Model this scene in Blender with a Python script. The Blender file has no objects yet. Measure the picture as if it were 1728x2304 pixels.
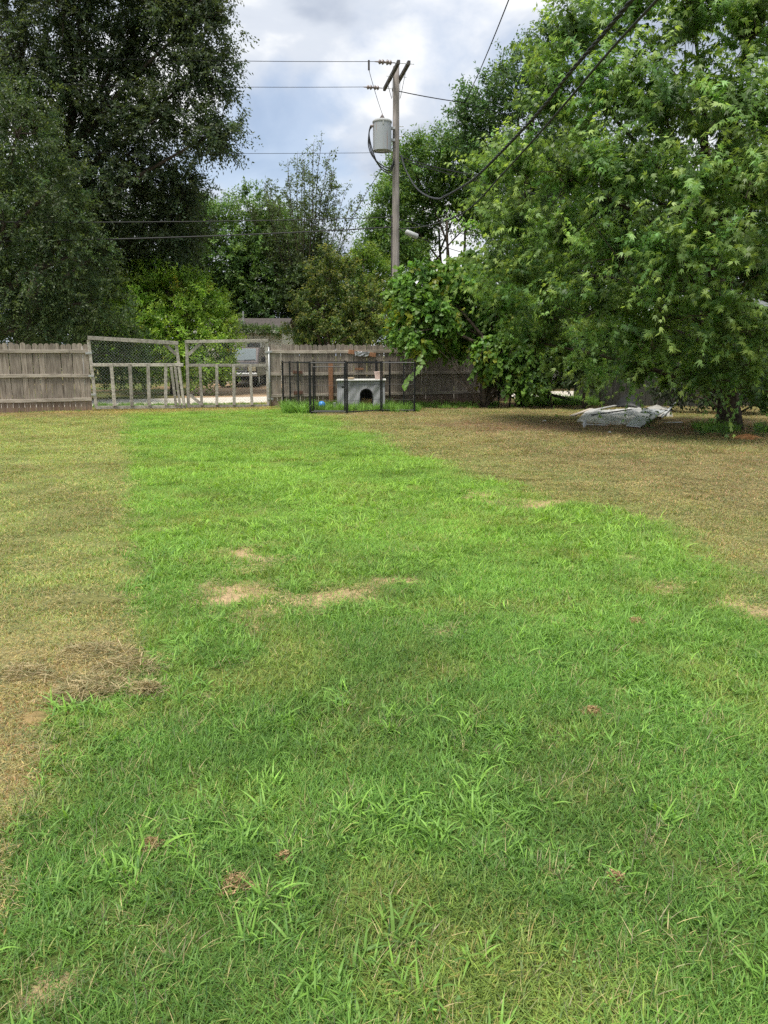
import bpy, math, random
import numpy as np
from mathutils import Vector, Matrix

SC = bpy.context.scene
COL = SC.collection
R = math.radians

# ------------------------------------------------------------------ camera
CAM_H, PITCH, FPX = 1.53, R(11.5), 1740.0          # metres, radians, focal length in photo pixels (1728 x 2304)
cam_d = bpy.data.cameras.new('camera'); cam = bpy.data.objects.new('camera', cam_d); COL.objects.link(cam)
cam.location = (0, 0, CAM_H); cam.rotation_euler = (math.pi / 2 - PITCH, 0, 0)
cam_d.sensor_fit = 'VERTICAL'; cam_d.sensor_height = 36; cam_d.lens = 36 * FPX / 2304
cam_d.clip_start = 0.05; cam_d.clip_end = 3000
SC.camera = cam

# ------------------------------------------------------------------ sky, sun, exposure
SUN_EL, SUN_AZ = R(70), R(-150)
world = bpy.data.worlds.new('World'); SC.world = world; world.use_nodes = True
def build_world():
    nt = world.node_tree; N = nt.nodes; L = nt.links; N.clear()
    out = N.new('ShaderNodeOutputWorld'); bg = N.new('ShaderNodeBackground'); bg.inputs['Strength'].default_value = 0.1
    sky = N.new('ShaderNodeTexSky'); sky.sky_type = 'NISHITA'; sky.sun_disc = False
    sky.sun_elevation = SUN_EL; sky.sun_rotation = SUN_AZ; sky.air_density = 1.0; sky.dust_density = 1.5
    tc = N.new('ShaderNodeTexCoord'); sep = N.new('ShaderNodeSeparateXYZ'); L.new(tc.outputs['Generated'], sep.inputs[0])
    def math_(op, a, b):
        m = N.new('ShaderNodeMath'); m.operation = op
        for i, v in enumerate((a, b)):
            if isinstance(v, (int, float)): m.inputs[i].default_value = v
            else: L.new(v, m.inputs[i])
        return m.outputs[0]
    zz = math_('ADD', math_('MAXIMUM', sep.outputs[2], 0.0), 0.22)
    cx = math_('DIVIDE', sep.outputs[0], zz); cy = math_('DIVIDE', sep.outputs[1], zz)
    cmb = N.new('ShaderNodeCombineXYZ'); L.new(cx, cmb.inputs[0]); L.new(cy, cmb.inputs[1]); cmb.inputs[2].default_value = 3.7
    def noise(scale, det, rough, dist):
        n = N.new('ShaderNodeTexNoise'); n.inputs['Scale'].default_value = scale; n.inputs['Detail'].default_value = det
        n.inputs['Roughness'].default_value = rough; n.inputs['Distortion'].default_value = dist
        L.new(cmb.outputs[0], n.inputs['Vector']); return n.outputs[0]
    def ramp(v, pts):
        r = N.new('ShaderNodeValToRGB'); L.new(v, r.inputs[0]); e = r.color_ramp.elements
        r.color_ramp.interpolation = 'EASE'
        while len(e) < len(pts): e.new(0.5)
        for k, (p, c) in zip(e, pts): k.position = p; k.color = c
        return r.outputs[0]
    cover = ramp(noise(1.25, 7, 0.55, 0.25), [(0.30, (0.45, 0.45, 0.45, 1)), (0.45, (1, 1, 1, 1))])
    shade = ramp(noise(1.9, 6, 0.5, 0.5), [(0.34, (2.75, 3.1, 3.75, 1)), (0.50, (4.1, 4.4, 4.9, 1)), (0.60, (5.9, 5.95, 6.0, 1))])
    mx = N.new('ShaderNodeMix'); mx.data_type = 'RGBA'
    L.new(cover, mx.inputs[0]); L.new(sky.outputs[0], mx.inputs[6]); L.new(shade, mx.inputs[7])
    L.new(mx.outputs[2], bg.inputs['Color']); L.new(bg.outputs[0], out.inputs['Surface'])
build_world()
sun_d = bpy.data.lights.new('sun', 'SUN'); sun = bpy.data.objects.new('sun', sun_d); COL.objects.link(sun)
sun_d.energy = 2.6; sun_d.angle = R(16); sun_d.color = (1.0, 0.95, 0.86)
S = Vector((math.sin(SUN_AZ) * math.cos(SUN_EL), math.cos(SUN_AZ) * math.cos(SUN_EL), math.sin(SUN_EL)))
sun.rotation_euler = S.to_track_quat('Z', 'Y').to_euler(); sun.location = S * 60
vs = SC.view_settings; vs.view_transform = 'Standard'; vs.look = 'None'; vs.exposure = 0.9; vs.gamma = 1.0; vs.use_curve_mapping = False
SC.cycles.use_denoising = False; SC.cycles.denoiser = 'OPENIMAGEDENOISE'; SC.cycles.denoising_input_passes = 'RGB_ALBEDO_NORMAL'; SC.cycles.denoising_prefilter = 'ACCURATE'
SC.cycles.max_bounces = 5; SC.cycles.transmission_bounces = 4; SC.cycles.diffuse_bounces = 3; SC.cycles.glossy_bounces = 2; SC.cycles.transparent_max_bounces = 4
SC.cycles.use_adaptive_sampling = True; SC.cycles.adaptive_threshold = 0.025; SC.cycles.caustics_reflective = False; SC.cycles.caustics_refractive = False

# ------------------------------------------------------------------ helpers: places
CP, SP = math.cos(PITCH), math.sin(PITCH)
def ray(px, py):
    dx = (px - 864) / FPX; dy = -(py - 1152) / FPX
    return Vector((dx, CP + dy * SP, -SP + dy * CP))
def at(px, py, Y):
    d = ray(px, py); return Vector((0, 0, CAM_H)) + d * (Y / d.y)
def G(px, py, z=0.0):
    d = ray(px, py); return Vector((0, 0, CAM_H)) + d * ((z - CAM_H) / d.z)
def mpp(Y):            # metres per photo pixel at distance Y
    return Y / FPX
TH = R(20)             # the yard fence runs 20 degrees off the image plane
U = Vector((math.cos(TH), math.sin(TH), 0)); V = Vector((-math.sin(TH), math.cos(TH), 0)); F0 = Vector((0, 24.4, 0))
def fence_Y(px, off=0.0):      # distance of the fence line (moved off metres towards the camera) seen at column px
    k = (px - 864) / FPX * 1.0
    o = F0 - V * off
    # X = k*Y , Y = oY + tan*(X-oX)
    t = math.tan(TH)
    return (o.y - t * o.x) / (1 - t * k)
def fpt(px, py, off=0.0): return at(px, py, fence_Y(px, off))

# ------------------------------------------------------------------ helpers: objects
def tag(o, label=None, cat=None, group=None, kind=None):
    if label: o['label'] = label
    if cat: o['category'] = cat
    if group: o['group'] = group
    if kind: o['kind'] = kind
    return o
def thing(name, loc, label, cat, group=None, rz=0.0):
    o = bpy.data.objects.new(name, None); COL.objects.link(o); o.location = loc; o.rotation_euler = (0, 0, rz)
    o.empty_display_size = 0.2
    return tag(o, label, cat, group)
def link_mesh(name, me, m=None, parent=None, loc=(0, 0, 0)):
    o = bpy.data.objects.new(name, me); COL.objects.link(o); o.location = loc
    if m is not None and len(me.materials) == 0: me.materials.append(m)
    if parent is not None: o.parent = parent
    return o
def root_loc(o):
    while o.parent is not None: o = o.parent
    return o.location
class MB:
    def __init__(s): s.v = []; s.f = []; s.smooth = False
    def add(s, vs, fs):
        n = len(s.v); s.v += [tuple(v) for v in vs]; s.f += [tuple(i + n for i in f) for f in fs]; return s
    def box(s, c, size, M=None):
        x, y, z = (k / 2 for k in size); c = Vector(c)
        vs = [Vector((a * x, b * y, d * z)) for a in (-1, 1) for b in (-1, 1) for d in (-1, 1)]
        if M is not None: vs = [M @ v for v in vs]
        return s.add([c + v for v in vs], [(0, 1, 3, 2), (4, 6, 7, 5), (0, 4, 5, 1), (2, 3, 7, 6), (0, 2, 6, 4), (1, 5, 7, 3)])
    def beam(s, a, b, w, d, face=None, bev=0.0):
        """a box from a to b: w wide across the view, d deep along face"""
        a, b = Vector(a), Vector(b); ax = (b - a).normalized()
        face = Vector(face) if face is not None else V
        y = (face - ax * face.dot(ax)).normalized(); x = ax.cross(y)
        e = min(w, d) * 0.12 if bev == 0.0 else bev
        prof = [(-w/2+e, -d/2), (w/2-e, -d/2), (w/2, -d/2+e), (w/2, d/2-e), (w/2-e, d/2), (-w/2+e, d/2), (-w/2, d/2-e), (-w/2, -d/2+e)]
        vs = [p + x * i + y * j for p in (a, b) for i, j in prof]
        fs = [(k, (k+1) % 8, 8 + (k+1) % 8, 8 + k) for k in range(8)] + [tuple(range(7, -1, -1)), tuple(range(8, 16))]
        return s.add(vs, fs)
    def tube(s, pts, rad, n=6, cap=True):
        pts = [Vector(p) for p in pts]
        if isinstance(rad, (int, float)): rad = [rad] * len(pts)
        vs, fs = [], []; ref = None
        for i, p in enumerate(pts):
            t = (pts[min(i+1, len(pts)-1)] - pts[max(i-1, 0)])
            t = t.normalized() if t.length > 1e-9 else Vector((0, 0, 1))
            if ref is None: ref = Vector((1, 0, 0)) if abs(t.x) < 0.8 else Vector((0, 1, 0))
            x = (ref - t * ref.dot(t)).normalized(); y = t.cross(x); ref = x
            vs += [p + (x * math.cos(2*math.pi*k/n) + y * math.sin(2*math.pi*k/n)) * rad[i] for k in range(n)]
        for i in range(len(pts) - 1):
            for k in range(n):
                fs.append((i*n+k, i*n+(k+1) % n, (i+1)*n+(k+1) % n, (i+1)*n+k))
        if cap:
            fs.append(tuple(range(n-1, -1, -1))); fs.append(tuple(range((len(pts)-1)*n, len(pts)*n)))
        return s.add(vs, fs)
    def lathe(s, prof, n=20, c=(0, 0, 0)):
        vs, fs = [], []; c = Vector(c)
        for r, z in prof:
            vs += [c + Vector((r * math.cos(2*math.pi*k/n), r * math.sin(2*math.pi*k/n), z)) for k in range(n)]
        for i in range(len(prof) - 1):
            for k in range(n): fs.append((i*n+k, i*n+(k+1) % n, (i+1)*n+(k+1) % n, (i+1)*n+k))
        return s.add(vs, fs)
    def prism(s, poly, d):
        """closed outline poly (list of 3D points) pushed along vector d"""
        n = len(poly); d = Vector(d); vs = [Vector(p) for p in poly] + [Vector(p) + d for p in poly]
        return s.add(vs, [tuple(range(n-1, -1, -1)), tuple(range(n, 2*n))] + [(k, (k+1) % n, n+(k+1) % n, n+k) for k in range(n)])
    def mesh(s, name, origin=(0, 0, 0), smooth=False):
        o = Vector(origin); me = bpy.data.meshes.new(name)
        me.from_pydata([Vector(v) - o for v in s.v], [], s.f); me.update()
        if smooth: me.polygons.foreach_set('use_smooth', [True] * len(me.polygons))
        return me
    def build(s, name, m, parent=None, loc=None, smooth=False):
        if parent is not None:                       # vertices are given in world space, the thing is not turned
            return link_mesh(name, s.mesh(name, root_loc(parent), smooth), m, parent)
        loc = Vector(loc) if loc is not None else Vector((0, 0, 0))
        return link_mesh(name, s.mesh(name, loc, smooth), m, None, loc)

# ------------------------------------------------------------------ helpers: materials
def new_mat(name):
    m = bpy.data.materials.new(name); m.use_nodes = True
    nt = m.node_tree; b = nt.nodes['Principled BSDF']; return m, nt, b
def plain(name, c, rough=0.6, metal=0.0, var=0.12, scale=6.0, spec=0.4, bump=0.0):
    m, nt, b = new_mat(name); N, L = nt.nodes, nt.links
    tc = N.new('ShaderNodeTexCoord'); n = N.new('ShaderNodeTexNoise'); n.inputs['Scale'].default_value = scale; n.inputs['Detail'].default_value = 5
    L.new(tc.outputs['Object'], n.inputs['Vector'])
    r = N.new('ShaderNodeValToRGB'); L.new(n.outputs[0], r.inputs[0])
    r.color_ramp.elements[0].position = 0.3; r.color_ramp.elements[1].position = 0.7
    r.color_ramp.elements[0].color = (*[k * (1 - var) for k in c], 1); r.color_ramp.elements[1].color = (*[min(1, k * (1 + var)) for k in c], 1)
    L.new(r.outputs[0], b.inputs['Base Color']); b.inputs['Roughness'].default_value = rough; b.inputs['Metallic'].default_value = metal
    b.inputs['Specular IOR Level'].default_value = spec
    if bump:
        bp = N.new('ShaderNodeBump'); bp.inputs['Strength'].default_value = bump; bp.inputs['Distance'].default_value = 0.02
        L.new(n.outputs[0], bp.inputs['Height']); L.new(bp.outputs[0], b.inputs['Normal'])
    return m
def wood(name, dark, light, stretch=(14, 14, 0.9), rough=0.85, objvar=0.35, stain=None):
    """weathered timber: grain stretched along local z, each board of its own tone"""
    m, nt, b = new_mat(name); N, L = nt.nodes, nt.links
    tc = N.new('ShaderNodeTexCoord'); oi = N.new('ShaderNodeObjectInfo')
    mp = N.new('ShaderNodeMapping'); mp.inputs['Scale'].default_value = stretch
    ad = N.new('ShaderNodeVectorMath'); ad.operation = 'MULTIPLY_ADD'
    L.new(oi.outputs['Random'], ad.inputs[0]); ad.inputs[1].default_value = (37, 91, 53); L.new(tc.outputs['Object'], ad.inputs[2])
    L.new(ad.outputs[0], mp.inputs[0])
    n = N.new('ShaderNodeTexNoise'); n.inputs['Scale'].default_value = 3.0; n.inputs['Detail'].default_value = 8; n.inputs['Roughness'].default_value = 0.62
    L.new(mp.outputs[0], n.inputs['Vector'])
    r = N.new('ShaderNodeValToRGB'); L.new(n.outputs[0], r.inputs[0]); e = r.color_ramp.elements
    e[0].position = 0.34; e[0].color = (*dark, 1); e[1].position = 0.66; e[1].color = (*light, 1)
    n2 = N.new('ShaderNodeTexNoise'); n2.inputs['Scale'].default_value = 1.7; n2.inputs['Detail'].default_value = 4
    L.new(ad.outputs[0], n2.inputs['Vector'])
    hs = N.new('ShaderNodeHueSaturation'); L.new(r.outputs[0], hs.inputs['Color'])
    ma = N.new('ShaderNodeMapRange'); L.new(oi.outputs['Random'], ma.inputs[0]); ma.inputs[3].default_value = 1 - objvar; ma.inputs[4].default_value = 1 + objvar
    mb = N.new('ShaderNodeMapRange'); L.new(n2.outputs[0], mb.inputs[0]); mb.inputs[1].default_value = 0.3; mb.inputs[2].default_value = 0.7; mb.inputs[3].default_value = 0.72; mb.inputs[4].default_value = 1.2
    mm = N.new('ShaderNodeMath'); mm.operation = 'MULTIPLY'; L.new(ma.outputs[0], mm.inputs[0]); L.new(mb.outputs[0], mm.inputs[1])
    L.new(mm.outputs[0], hs.inputs['Value'])
    out = hs.outputs[0]
    if stain:      # reddish rot near the foot of the boards, broken up by noise
        sx = N.new('ShaderNodeSeparateXYZ'); L.new(tc.outputs['Object'], sx.inputs[0])
        mr = N.new('ShaderNodeMapRange'); L.new(sx.outputs[2], mr.inputs[0]); mr.inputs[1].default_value = 0.42; mr.inputs[2].default_value = 0.05
        m3 = N.new('ShaderNodeMath'); m3.operation = 'MULTIPLY'; L.new(mr.outputs[0], m3.inputs[0]); L.new(n2.outputs[0], m3.inputs[1])
        mx = N.new('ShaderNodeMix'); mx.data_type = 'RGBA'; L.new(m3.outputs[0], mx.inputs[0]); L.new(out, mx.inputs[6]); mx.inputs[7].default_value = (*stain, 1)
        out = mx.outputs[2]
    L.new(out, b.inputs['Base Color']); b.inputs['Roughness'].default_value = rough; b.inputs['Specular IOR Level'].default_value = 0.2
    bp = N.new('ShaderNodeBump'); bp.inputs['Strength'].default_value = 0.5; bp.inputs['Distance'].default_value = 0.006
    L.new(n.outputs[0], bp.inputs['Height']); L.new(bp.outputs[0], b.inputs['Normal'])
    return m
def leaf_mat(name, attr='col', inst=False, transl=0.35, rough=0.5, spec=0.35):
    m, nt, b = new_mat(name); N, L = nt.nodes, nt.links
    a = N.new('ShaderNodeAttribute'); a.attribute_name = attr
    c = a.outputs['Color']
    if inst:
        a2 = N.new('ShaderNodeAttribute'); a2.attribute_type = 'INSTANCER'; a2.attribute_name = 'tint'
        mx = N.new('ShaderNodeMix'); mx.data_type = 'RGBA'; mx.blend_type = 'MULTIPLY'; mx.inputs[0].default_value = 1
        L.new(c, mx.inputs[6]); L.new(a2.outputs['Color'], mx.inputs[7]); c = mx.outputs[2]
    L.new(c, b.inputs['Base Color']); b.inputs['Roughness'].default_value = rough; b.inputs['Specular IOR Level'].default_value = spec
    t = N.new('ShaderNodeBsdfTranslucent')
    g = N.new('ShaderNodeMix'); g.data_type = 'RGBA'; g.blend_type = 'MULTIPLY'; g.inputs[0].default_value = 1; g.inputs[7].default_value = (1.5, 1.45, 0.7, 1)
    L.new(c, g.inputs[6]); L.new(g.outputs[2], t.inputs['Color'])
    ms = N.new('ShaderNodeMixShader'); ms.inputs[0].default_value = transl
    L.new(b.outputs[0], ms.inputs[1]); L.new(t.outputs[0], ms.inputs[2]); L.new(ms.outputs[0], nt.nodes['Material Output'].inputs['Surface'])
    return m
def attr_ground(name, attr='tint', rough=0.95):
    m, nt, b = new_mat(name); N, L = nt.nodes, nt.links
    a = N.new('ShaderNodeAttribute'); a.attribute_name = attr
    tc = N.new('ShaderNodeTexCoord')
    n = N.new('ShaderNodeTexNoise'); n.inputs['Scale'].default_value = 30; n.inputs['Detail'].default_value = 9; n.inputs['Roughness'].default_value = 0.7
    L.new(tc.outputs['Object'], n.inputs['Vector'])
    mr = N.new('ShaderNodeMapRange'); L.new(n.outputs[0], mr.inputs[0]); mr.inputs[1].default_value = 0.3; mr.inputs[2].default_value = 0.7; mr.inputs[3].default_value = 0.55; mr.inputs[4].default_value = 1.35
    hs = N.new('ShaderNodeHueSaturation'); L.new(a.outputs['Color'], hs.inputs['Color']); L.new(mr.outputs[0], hs.inputs['Value'])
    L.new(hs.outputs[0], b.inputs['Base Color']); b.inputs['Roughness'].default_value = rough; b.inputs['Specular IOR Level'].default_value = 0.1
    bp = N.new('ShaderNodeBump'); bp.inputs['Strength'].default_value = 0.8; bp.inputs['Distance'].default_value = 0.02
    L.new(n.outputs[0], bp.inputs['Height']); L.new(bp.outputs[0], b.inputs['Normal'])
    return m

M = {}
M['fence'] = wood('weathered_fence_wood', (0.15, 0.122, 0.098), (0.36, 0.315, 0.265), objvar=0.22, stain=(0.20, 0.10, 0.055))
M['rail'] = wood('weathered_rail_wood', (0.24, 0.205, 0.165), (0.47, 0.42, 0.355), stretch=(1.2, 14, 14), objvar=0.15)
M['gate'] = wood('grey_gate_wood', (0.22, 0.20, 0.17), (0.50, 0.465, 0.41), stretch=(6, 6, 6), objvar=0.2)
M['orange_wood'] = wood('newer_orange_wood', (0.22, 0.11, 0.06), (0.38, 0.20, 0.115), objvar=0.15)
M['redwood'] = wood('dark_red_wood', (0.10,0.05,0.035), (0.20,0.11,0.08))
M['pole'] = wood('pole_wood', (0.20, 0.178, 0.165), (0.40, 0.36, 0.335), stretch=(9, 9, 0.35), objvar=0.0)
M['arm'] = wood('crossarm_wood', (0.05, 0.045, 0.045), (0.12, 0.11, 0.105), objvar=0.1)
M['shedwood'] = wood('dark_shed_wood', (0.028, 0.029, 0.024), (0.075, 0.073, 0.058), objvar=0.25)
M['bark'] = plain('bark', (0.075, 0.06, 0.048), 0.95, var=0.5, scale=9, bump=0.8, spec=0.1)
M['galv'] = plain('galvanised_steel', (0.42, 0.43, 0.43), 0.5, 0.5, 0.15)
M['black_metal'] = plain('black_powder_coat', (0.012, 0.013, 0.014), 0.45, 0.0, 0.2)
M['dark_wire'] = plain('weathered_dark_wire', (0.10, 0.10, 0.095), 0.7, 0.2)
M['black_cable'] = plain('black_cable', (0.02, 0.021, 0.023), 0.55, 0.0, 0.2)
M['grey_wire'] = plain('grey_wire', (0.014, 0.015, 0.016), 0.9, 0.0, 0.1, 6.0, 0.1)
M['pale_cable'] = plain('pale_bare_wire', (0.42, 0.43, 0.40), 0.5, 0.2, 0.1)
M['white'] = plain('white_paint', (0.62, 0.62, 0.58), 0.6, var=0.08)
M['porcelain'] = plain('brown_grey_porcelain', (0.20, 0.16, 0.15), 0.3, var=0.1)

# ------------------------------------------------------------------ helpers: fields over the yard
def vnoise(x, y, scale, seed=0):
    x = np.asarray(x) / scale + seed * 17.31; y = np.asarray(y) / scale + seed * 7.77
    xi = np.floor(x).astype(np.int64); yi = np.floor(y).astype(np.int64); fx = x - xi; fy = y - yi
    fx = fx*fx*(3-2*fx); fy = fy*fy*(3-2*fy)
    def h(a, b):
        n = (a * 374761393 + b * 668265263 + seed * 974634777) & 0x7fffffff
        n = ((n ^ (n >> 13)) * 1274126177) & 0x7fffffff
        return ((n ^ (n >> 16)) & 0xffff) / 65535.0
    return (h(xi, yi)*(1-fx) + h(xi+1, yi)*fx)*(1-fy) + (h(xi, yi+1)*(1-fx) + h(xi+1, yi+1)*fx)*fy
def fbm(x, y, scale, seed=0):
    return (vnoise(x, y, scale, seed) + 0.5*vnoise(x, y, scale/2.1, seed+1) + 0.25*vnoise(x, y, scale/4.3, seed+2)) / 1.75
def sstep(a, b, x): t = np.clip((x-a)/(b-a), 0, 1); return t*t*(3-2*t)
def poly_x(Y, pts):     # X of a boundary polyline at distance Y (pts sorted by Y)
    return np.interp(Y, [p[1] for p in pts], [p[0] for p in pts])
g2 = lambda *ps: sorted([(G(*p).x, G(*p).y) for p in ps], key=lambda q: q[1])
LEFT_EDGE = g2((-160, 2304), (0, 2010), (60, 1800), (112, 1640), (125, 1590), (320, 1500), (308, 1440), (304, 1200), (296, 1000), (290, 925))
_re = g2((640, 918), (720, 940), (830, 990), (960, 1046), (1080, 1085), (1180, 1115), (1300, 1145), (1440, 1180), (1520, 1230), (1600, 1290), (1728, 1390), (1900, 1480), (2300, 1700))
BARE = [(555, 1262, .22, .16), (525, 1330, .28, .10), (700, 1352, .18, .09), (770, 1335, .22, .09), (860, 1305, .26, .05), (600, 1392, .17, .08), (480, 1345, .14, .06),
        (1190, 1128, .42, .16), (1100, 1112, .25, .1), (1500, 1322, .16, .05), (1640, 1360, .2, .05), (530, 1995, .05, .04), (130, 2225, .05, .03), (345, 1905, .03, .04), (1010, 1420, .1, .05), (1420, 1260, .09, .04), (1728, 1380, .2, .06)]
HEAPS = [(215, 1553, .20, .07), (285, 1512, .17, .06), (165, 1575, .12, .05), (215, 1478, .20, .06), (335, 1562, .07, .035), (60, 1530, .16, .06), (30, 1480, .2, .06), (210, 1355, .35, .05), (80, 1620, .1, .04), (225, 1430, .1, .03)]
def fields(X, Y):
    X = np.asarray(X, float); Y = np.asarray(Y, float)
    wob = (fbm(X, Y, 0.45, 3) - 0.5)
    dl = poly_x(Y, LEFT_EDGE) - X + wob * (0.14 + 0.009*Y)
    dry = sstep(-0.04 - .003*Y, 0.05 + 0.006*Y, dl)
    dr = X - poly_x(Y, _re) + wob * (0.45 + 0.03*Y) + (fbm(X, Y, 1.6, 8) - 0.5) * 0.5
    brown = sstep(-0.12, 0.55, dr)
    deep = sstep(0.3, 3.0, dr)
    fd = 24.4 * math.cos(TH) - (-math.sin(TH)*X + math.cos(TH)*Y)      # metres in front of the fence
    edge = sstep(2.2, 0.7, fd + wob * 1.6)
    bare = np.zeros_like(X)
    for px, py, rx, ry in BARE:
        c = G(px, py); sc = 1.0
        q = np.sqrt(((X-c.x)/(rx*1.2))**2 + ((Y-c.y)/(ry*2.8))**2) + (fbm(X, Y, 0.16, 5) - 0.5) * 2.0
        bare = np.maximum(bare, sstep(1.0, 0.55, q))
    heap = np.zeros_like(X)
    for px, py, rx, ry in HEAPS:
        c = G(px, py)
        q = np.sqrt(((X-c.x)/rx)**2 + ((Y-c.y)/(ry*1.8))**2) + (fbm(X, Y, 0.1, 6) - 0.5) * 1.1
        heap = np.maximum(heap, sstep(1.0, 0.4, q))
    dirt = sstep(0.45, 0.9, edge * 0.0 + 0) + 0 * X
    # worn earth under the maple and along the shrubs
    m = G(1560, 960); q = np.sqrt(((X-m.x)/6.0)**2 + ((Y-m.y)/2.4)**2) + (fbm(X, Y, 0.9, 9) - 0.5) * 0.9
    dirt = np.maximum(dirt, sstep(1.05, 0.6, q))
    m = G(1130, 912); q = np.sqrt(((X-m.x)/3.6)**2 + ((Y-m.y)/1.8)**2) + (fbm(X, Y, 0.9, 10) - 0.5) * 0.9
    dirt = np.maximum(dirt, 0.9*sstep(1.05, 0.6, q))
    m = G(815, 932); q = np.sqrt(((X-m.x)/2.4)**2 + ((Y-m.y)/0.45)**2) + (fbm(X, Y, 0.7, 11) - 0.5) * 0.9
    dirt = np.maximum(dirt, 0.7*sstep(1.05, 0.6, q))
    m = G(60, 935); q = np.sqrt(((X-m.x)/2.4)**2 + ((Y-m.y)/0.9)**2) + (fbm(X, Y, 0.7, 12) - 0.5) * 0.9
    dirt = np.maximum(dirt, 0.6*sstep(1.05, 0.6, q))
    return dict(dry=dry, brown=brown, deep=deep, edge=edge, bare=bare, heap=heap, dirt=dirt, wob=wob, fd=fd)
GREEN_NEAR = np.array((0.140, 0.285, 0.055)); GREEN_MID = np.array((0.200, 0.365, 0.062)); OLIVE = np.array((0.265, 0.355, 0.100))
STRAW = np.array((0.46, 0.39, 0.19)); BROWN = np.array((0.262, 0.258, 0.115)); SOIL = np.array((0.30, 0.17, 0.085)); TANSOIL = np.array((0.46, 0.33, 0.19))
def grass_colour(X, Y, f):
    t = sstep(1.8, 7.5, Y + (fbm(X, Y, 1.6, 21) - 0.5) * 3.5)[:, None]
    c = GREEN_NEAR * (1-t) + GREEN_MID * t
    v = (0.62 + 0.76 * fbm(X, Y, 0.6, 22))[:, None]; c = c * v
    yel = sstep(0.50, 0.75, fbm(X, Y, 0.4, 23))[:, None] * 0.55; c = c*(1-yel) + np.array((0.27, 0.33, 0.08))*yel
    d = f['dry'][:, None]; mixn = sstep(0.35, 0.65, fbm(X, Y, 0.55, 24))[:, None]
    near = sstep(5.0, 3.0, Y)[:, None]
    dc = OLIVE*(0.45+0.42*(1-near)) + STRAW*(0.55-0.42*(1-near))
    dc = dc*(0.8+0.4*mixn); dc = dc*(1-0.3*mixn) + np.array((0.17, 0.29, 0.075))*0.3*mixn
    c = c*(1-d) + dc*d
    e = f['edge'][:, None]*0.75; c = c*(1-e) + np.array((0.32, 0.29, 0.11))*e
    b = f['brown'][:, None]; dp = f['deep'][:, None]
    bc = np.array((0.26, 0.30, 0.10))*(1-dp) + BROWN*dp; bc = bc*(0.75+0.5*fbm(X, Y, 0.4, 25)[:, None])
    gm = sstep(0.5, 0.72, fbm(X, Y, 0.9, 26))[:, None]*0.45; bc = bc*(1-gm) + np.array((0.20, 0.275, 0.085))*gm
    c = c*(1-b) + bc*b
    k = f['dirt'][:, None]*0.6; c = c*(1-k) + np.array((0.22, 0.165, 0.09))*k
    return c

# ------------------------------------------------------------------ the setting: ground, lawn, road, drive
def sheet(name, pts, z, m):
    me = bpy.data.meshes.new(name); me.from_pydata([(p[0], p[1], z) for p in pts], [], [tuple(range(len(pts)))]); me.update()
    return tag(link_mesh(name, me, m), kind='structure')
def ground_mat():
    m, nt, b = new_mat('rough_ground'); N, L = nt.nodes, nt.links
    tc = N.new('ShaderNodeTexCoord'); n = N.new('ShaderNodeTexNoise'); n.inputs['Scale'].default_value = 0.35; n.inputs['Detail'].default_value = 10; n.inputs['Roughness'].default_value = 0.65
    L.new(tc.outputs['Object'], n.inputs['Vector']); r = N.new('ShaderNodeValToRGB'); L.new(n.outputs[0], r.inputs[0]); e = r.color_ramp.elements
    e[0].position = 0.38; e[0].color = (0.07, 0.11, 0.03, 1); e[1].position = 0.62; e[1].color = (0.26, 0.17, 0.09, 1)
    k = e.new(0.5); k.color = (0.15, 0.16, 0.055, 1)
    L.new(r.outputs[0], b.inputs['Base Color']); b.inputs['Roughness'].default_value = 0.95; b.inputs['Specular IOR Level'].default_value = 0.1
    return m
sheet('ground', [(-900, -900), (900, -900), (900, 900), (-900, 900)], -0.03, ground_mat())
def yard(s, o): p = F0 + U*s + V*o; return (p.x, p.y)
M['road'] = plain('pale_concrete_road', (0.60, 0.55, 0.48), 0.9, var=0.16, scale=2.2, spec=0.2, bump=0.2)
M['drive'] = plain('dirt_drive', (0.36, 0.25, 0.155), 0.95, var=0.3, scale=1.2, spec=0.1, bump=0.5)
sheet('road', [yard(-70, 2.5), yard(70, 2.5), yard(70, 6.3), yard(-70, 6.3)], -0.018, M['road'])
sheet('driveway', [yard(-5.6, 6.3), yard(-1.9, 6.3), yard(2.2, 24), yard(-2.4, 24)], -0.02, M['drive'])
M['lawn_soil'] = attr_ground('lawn_soil')
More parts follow.
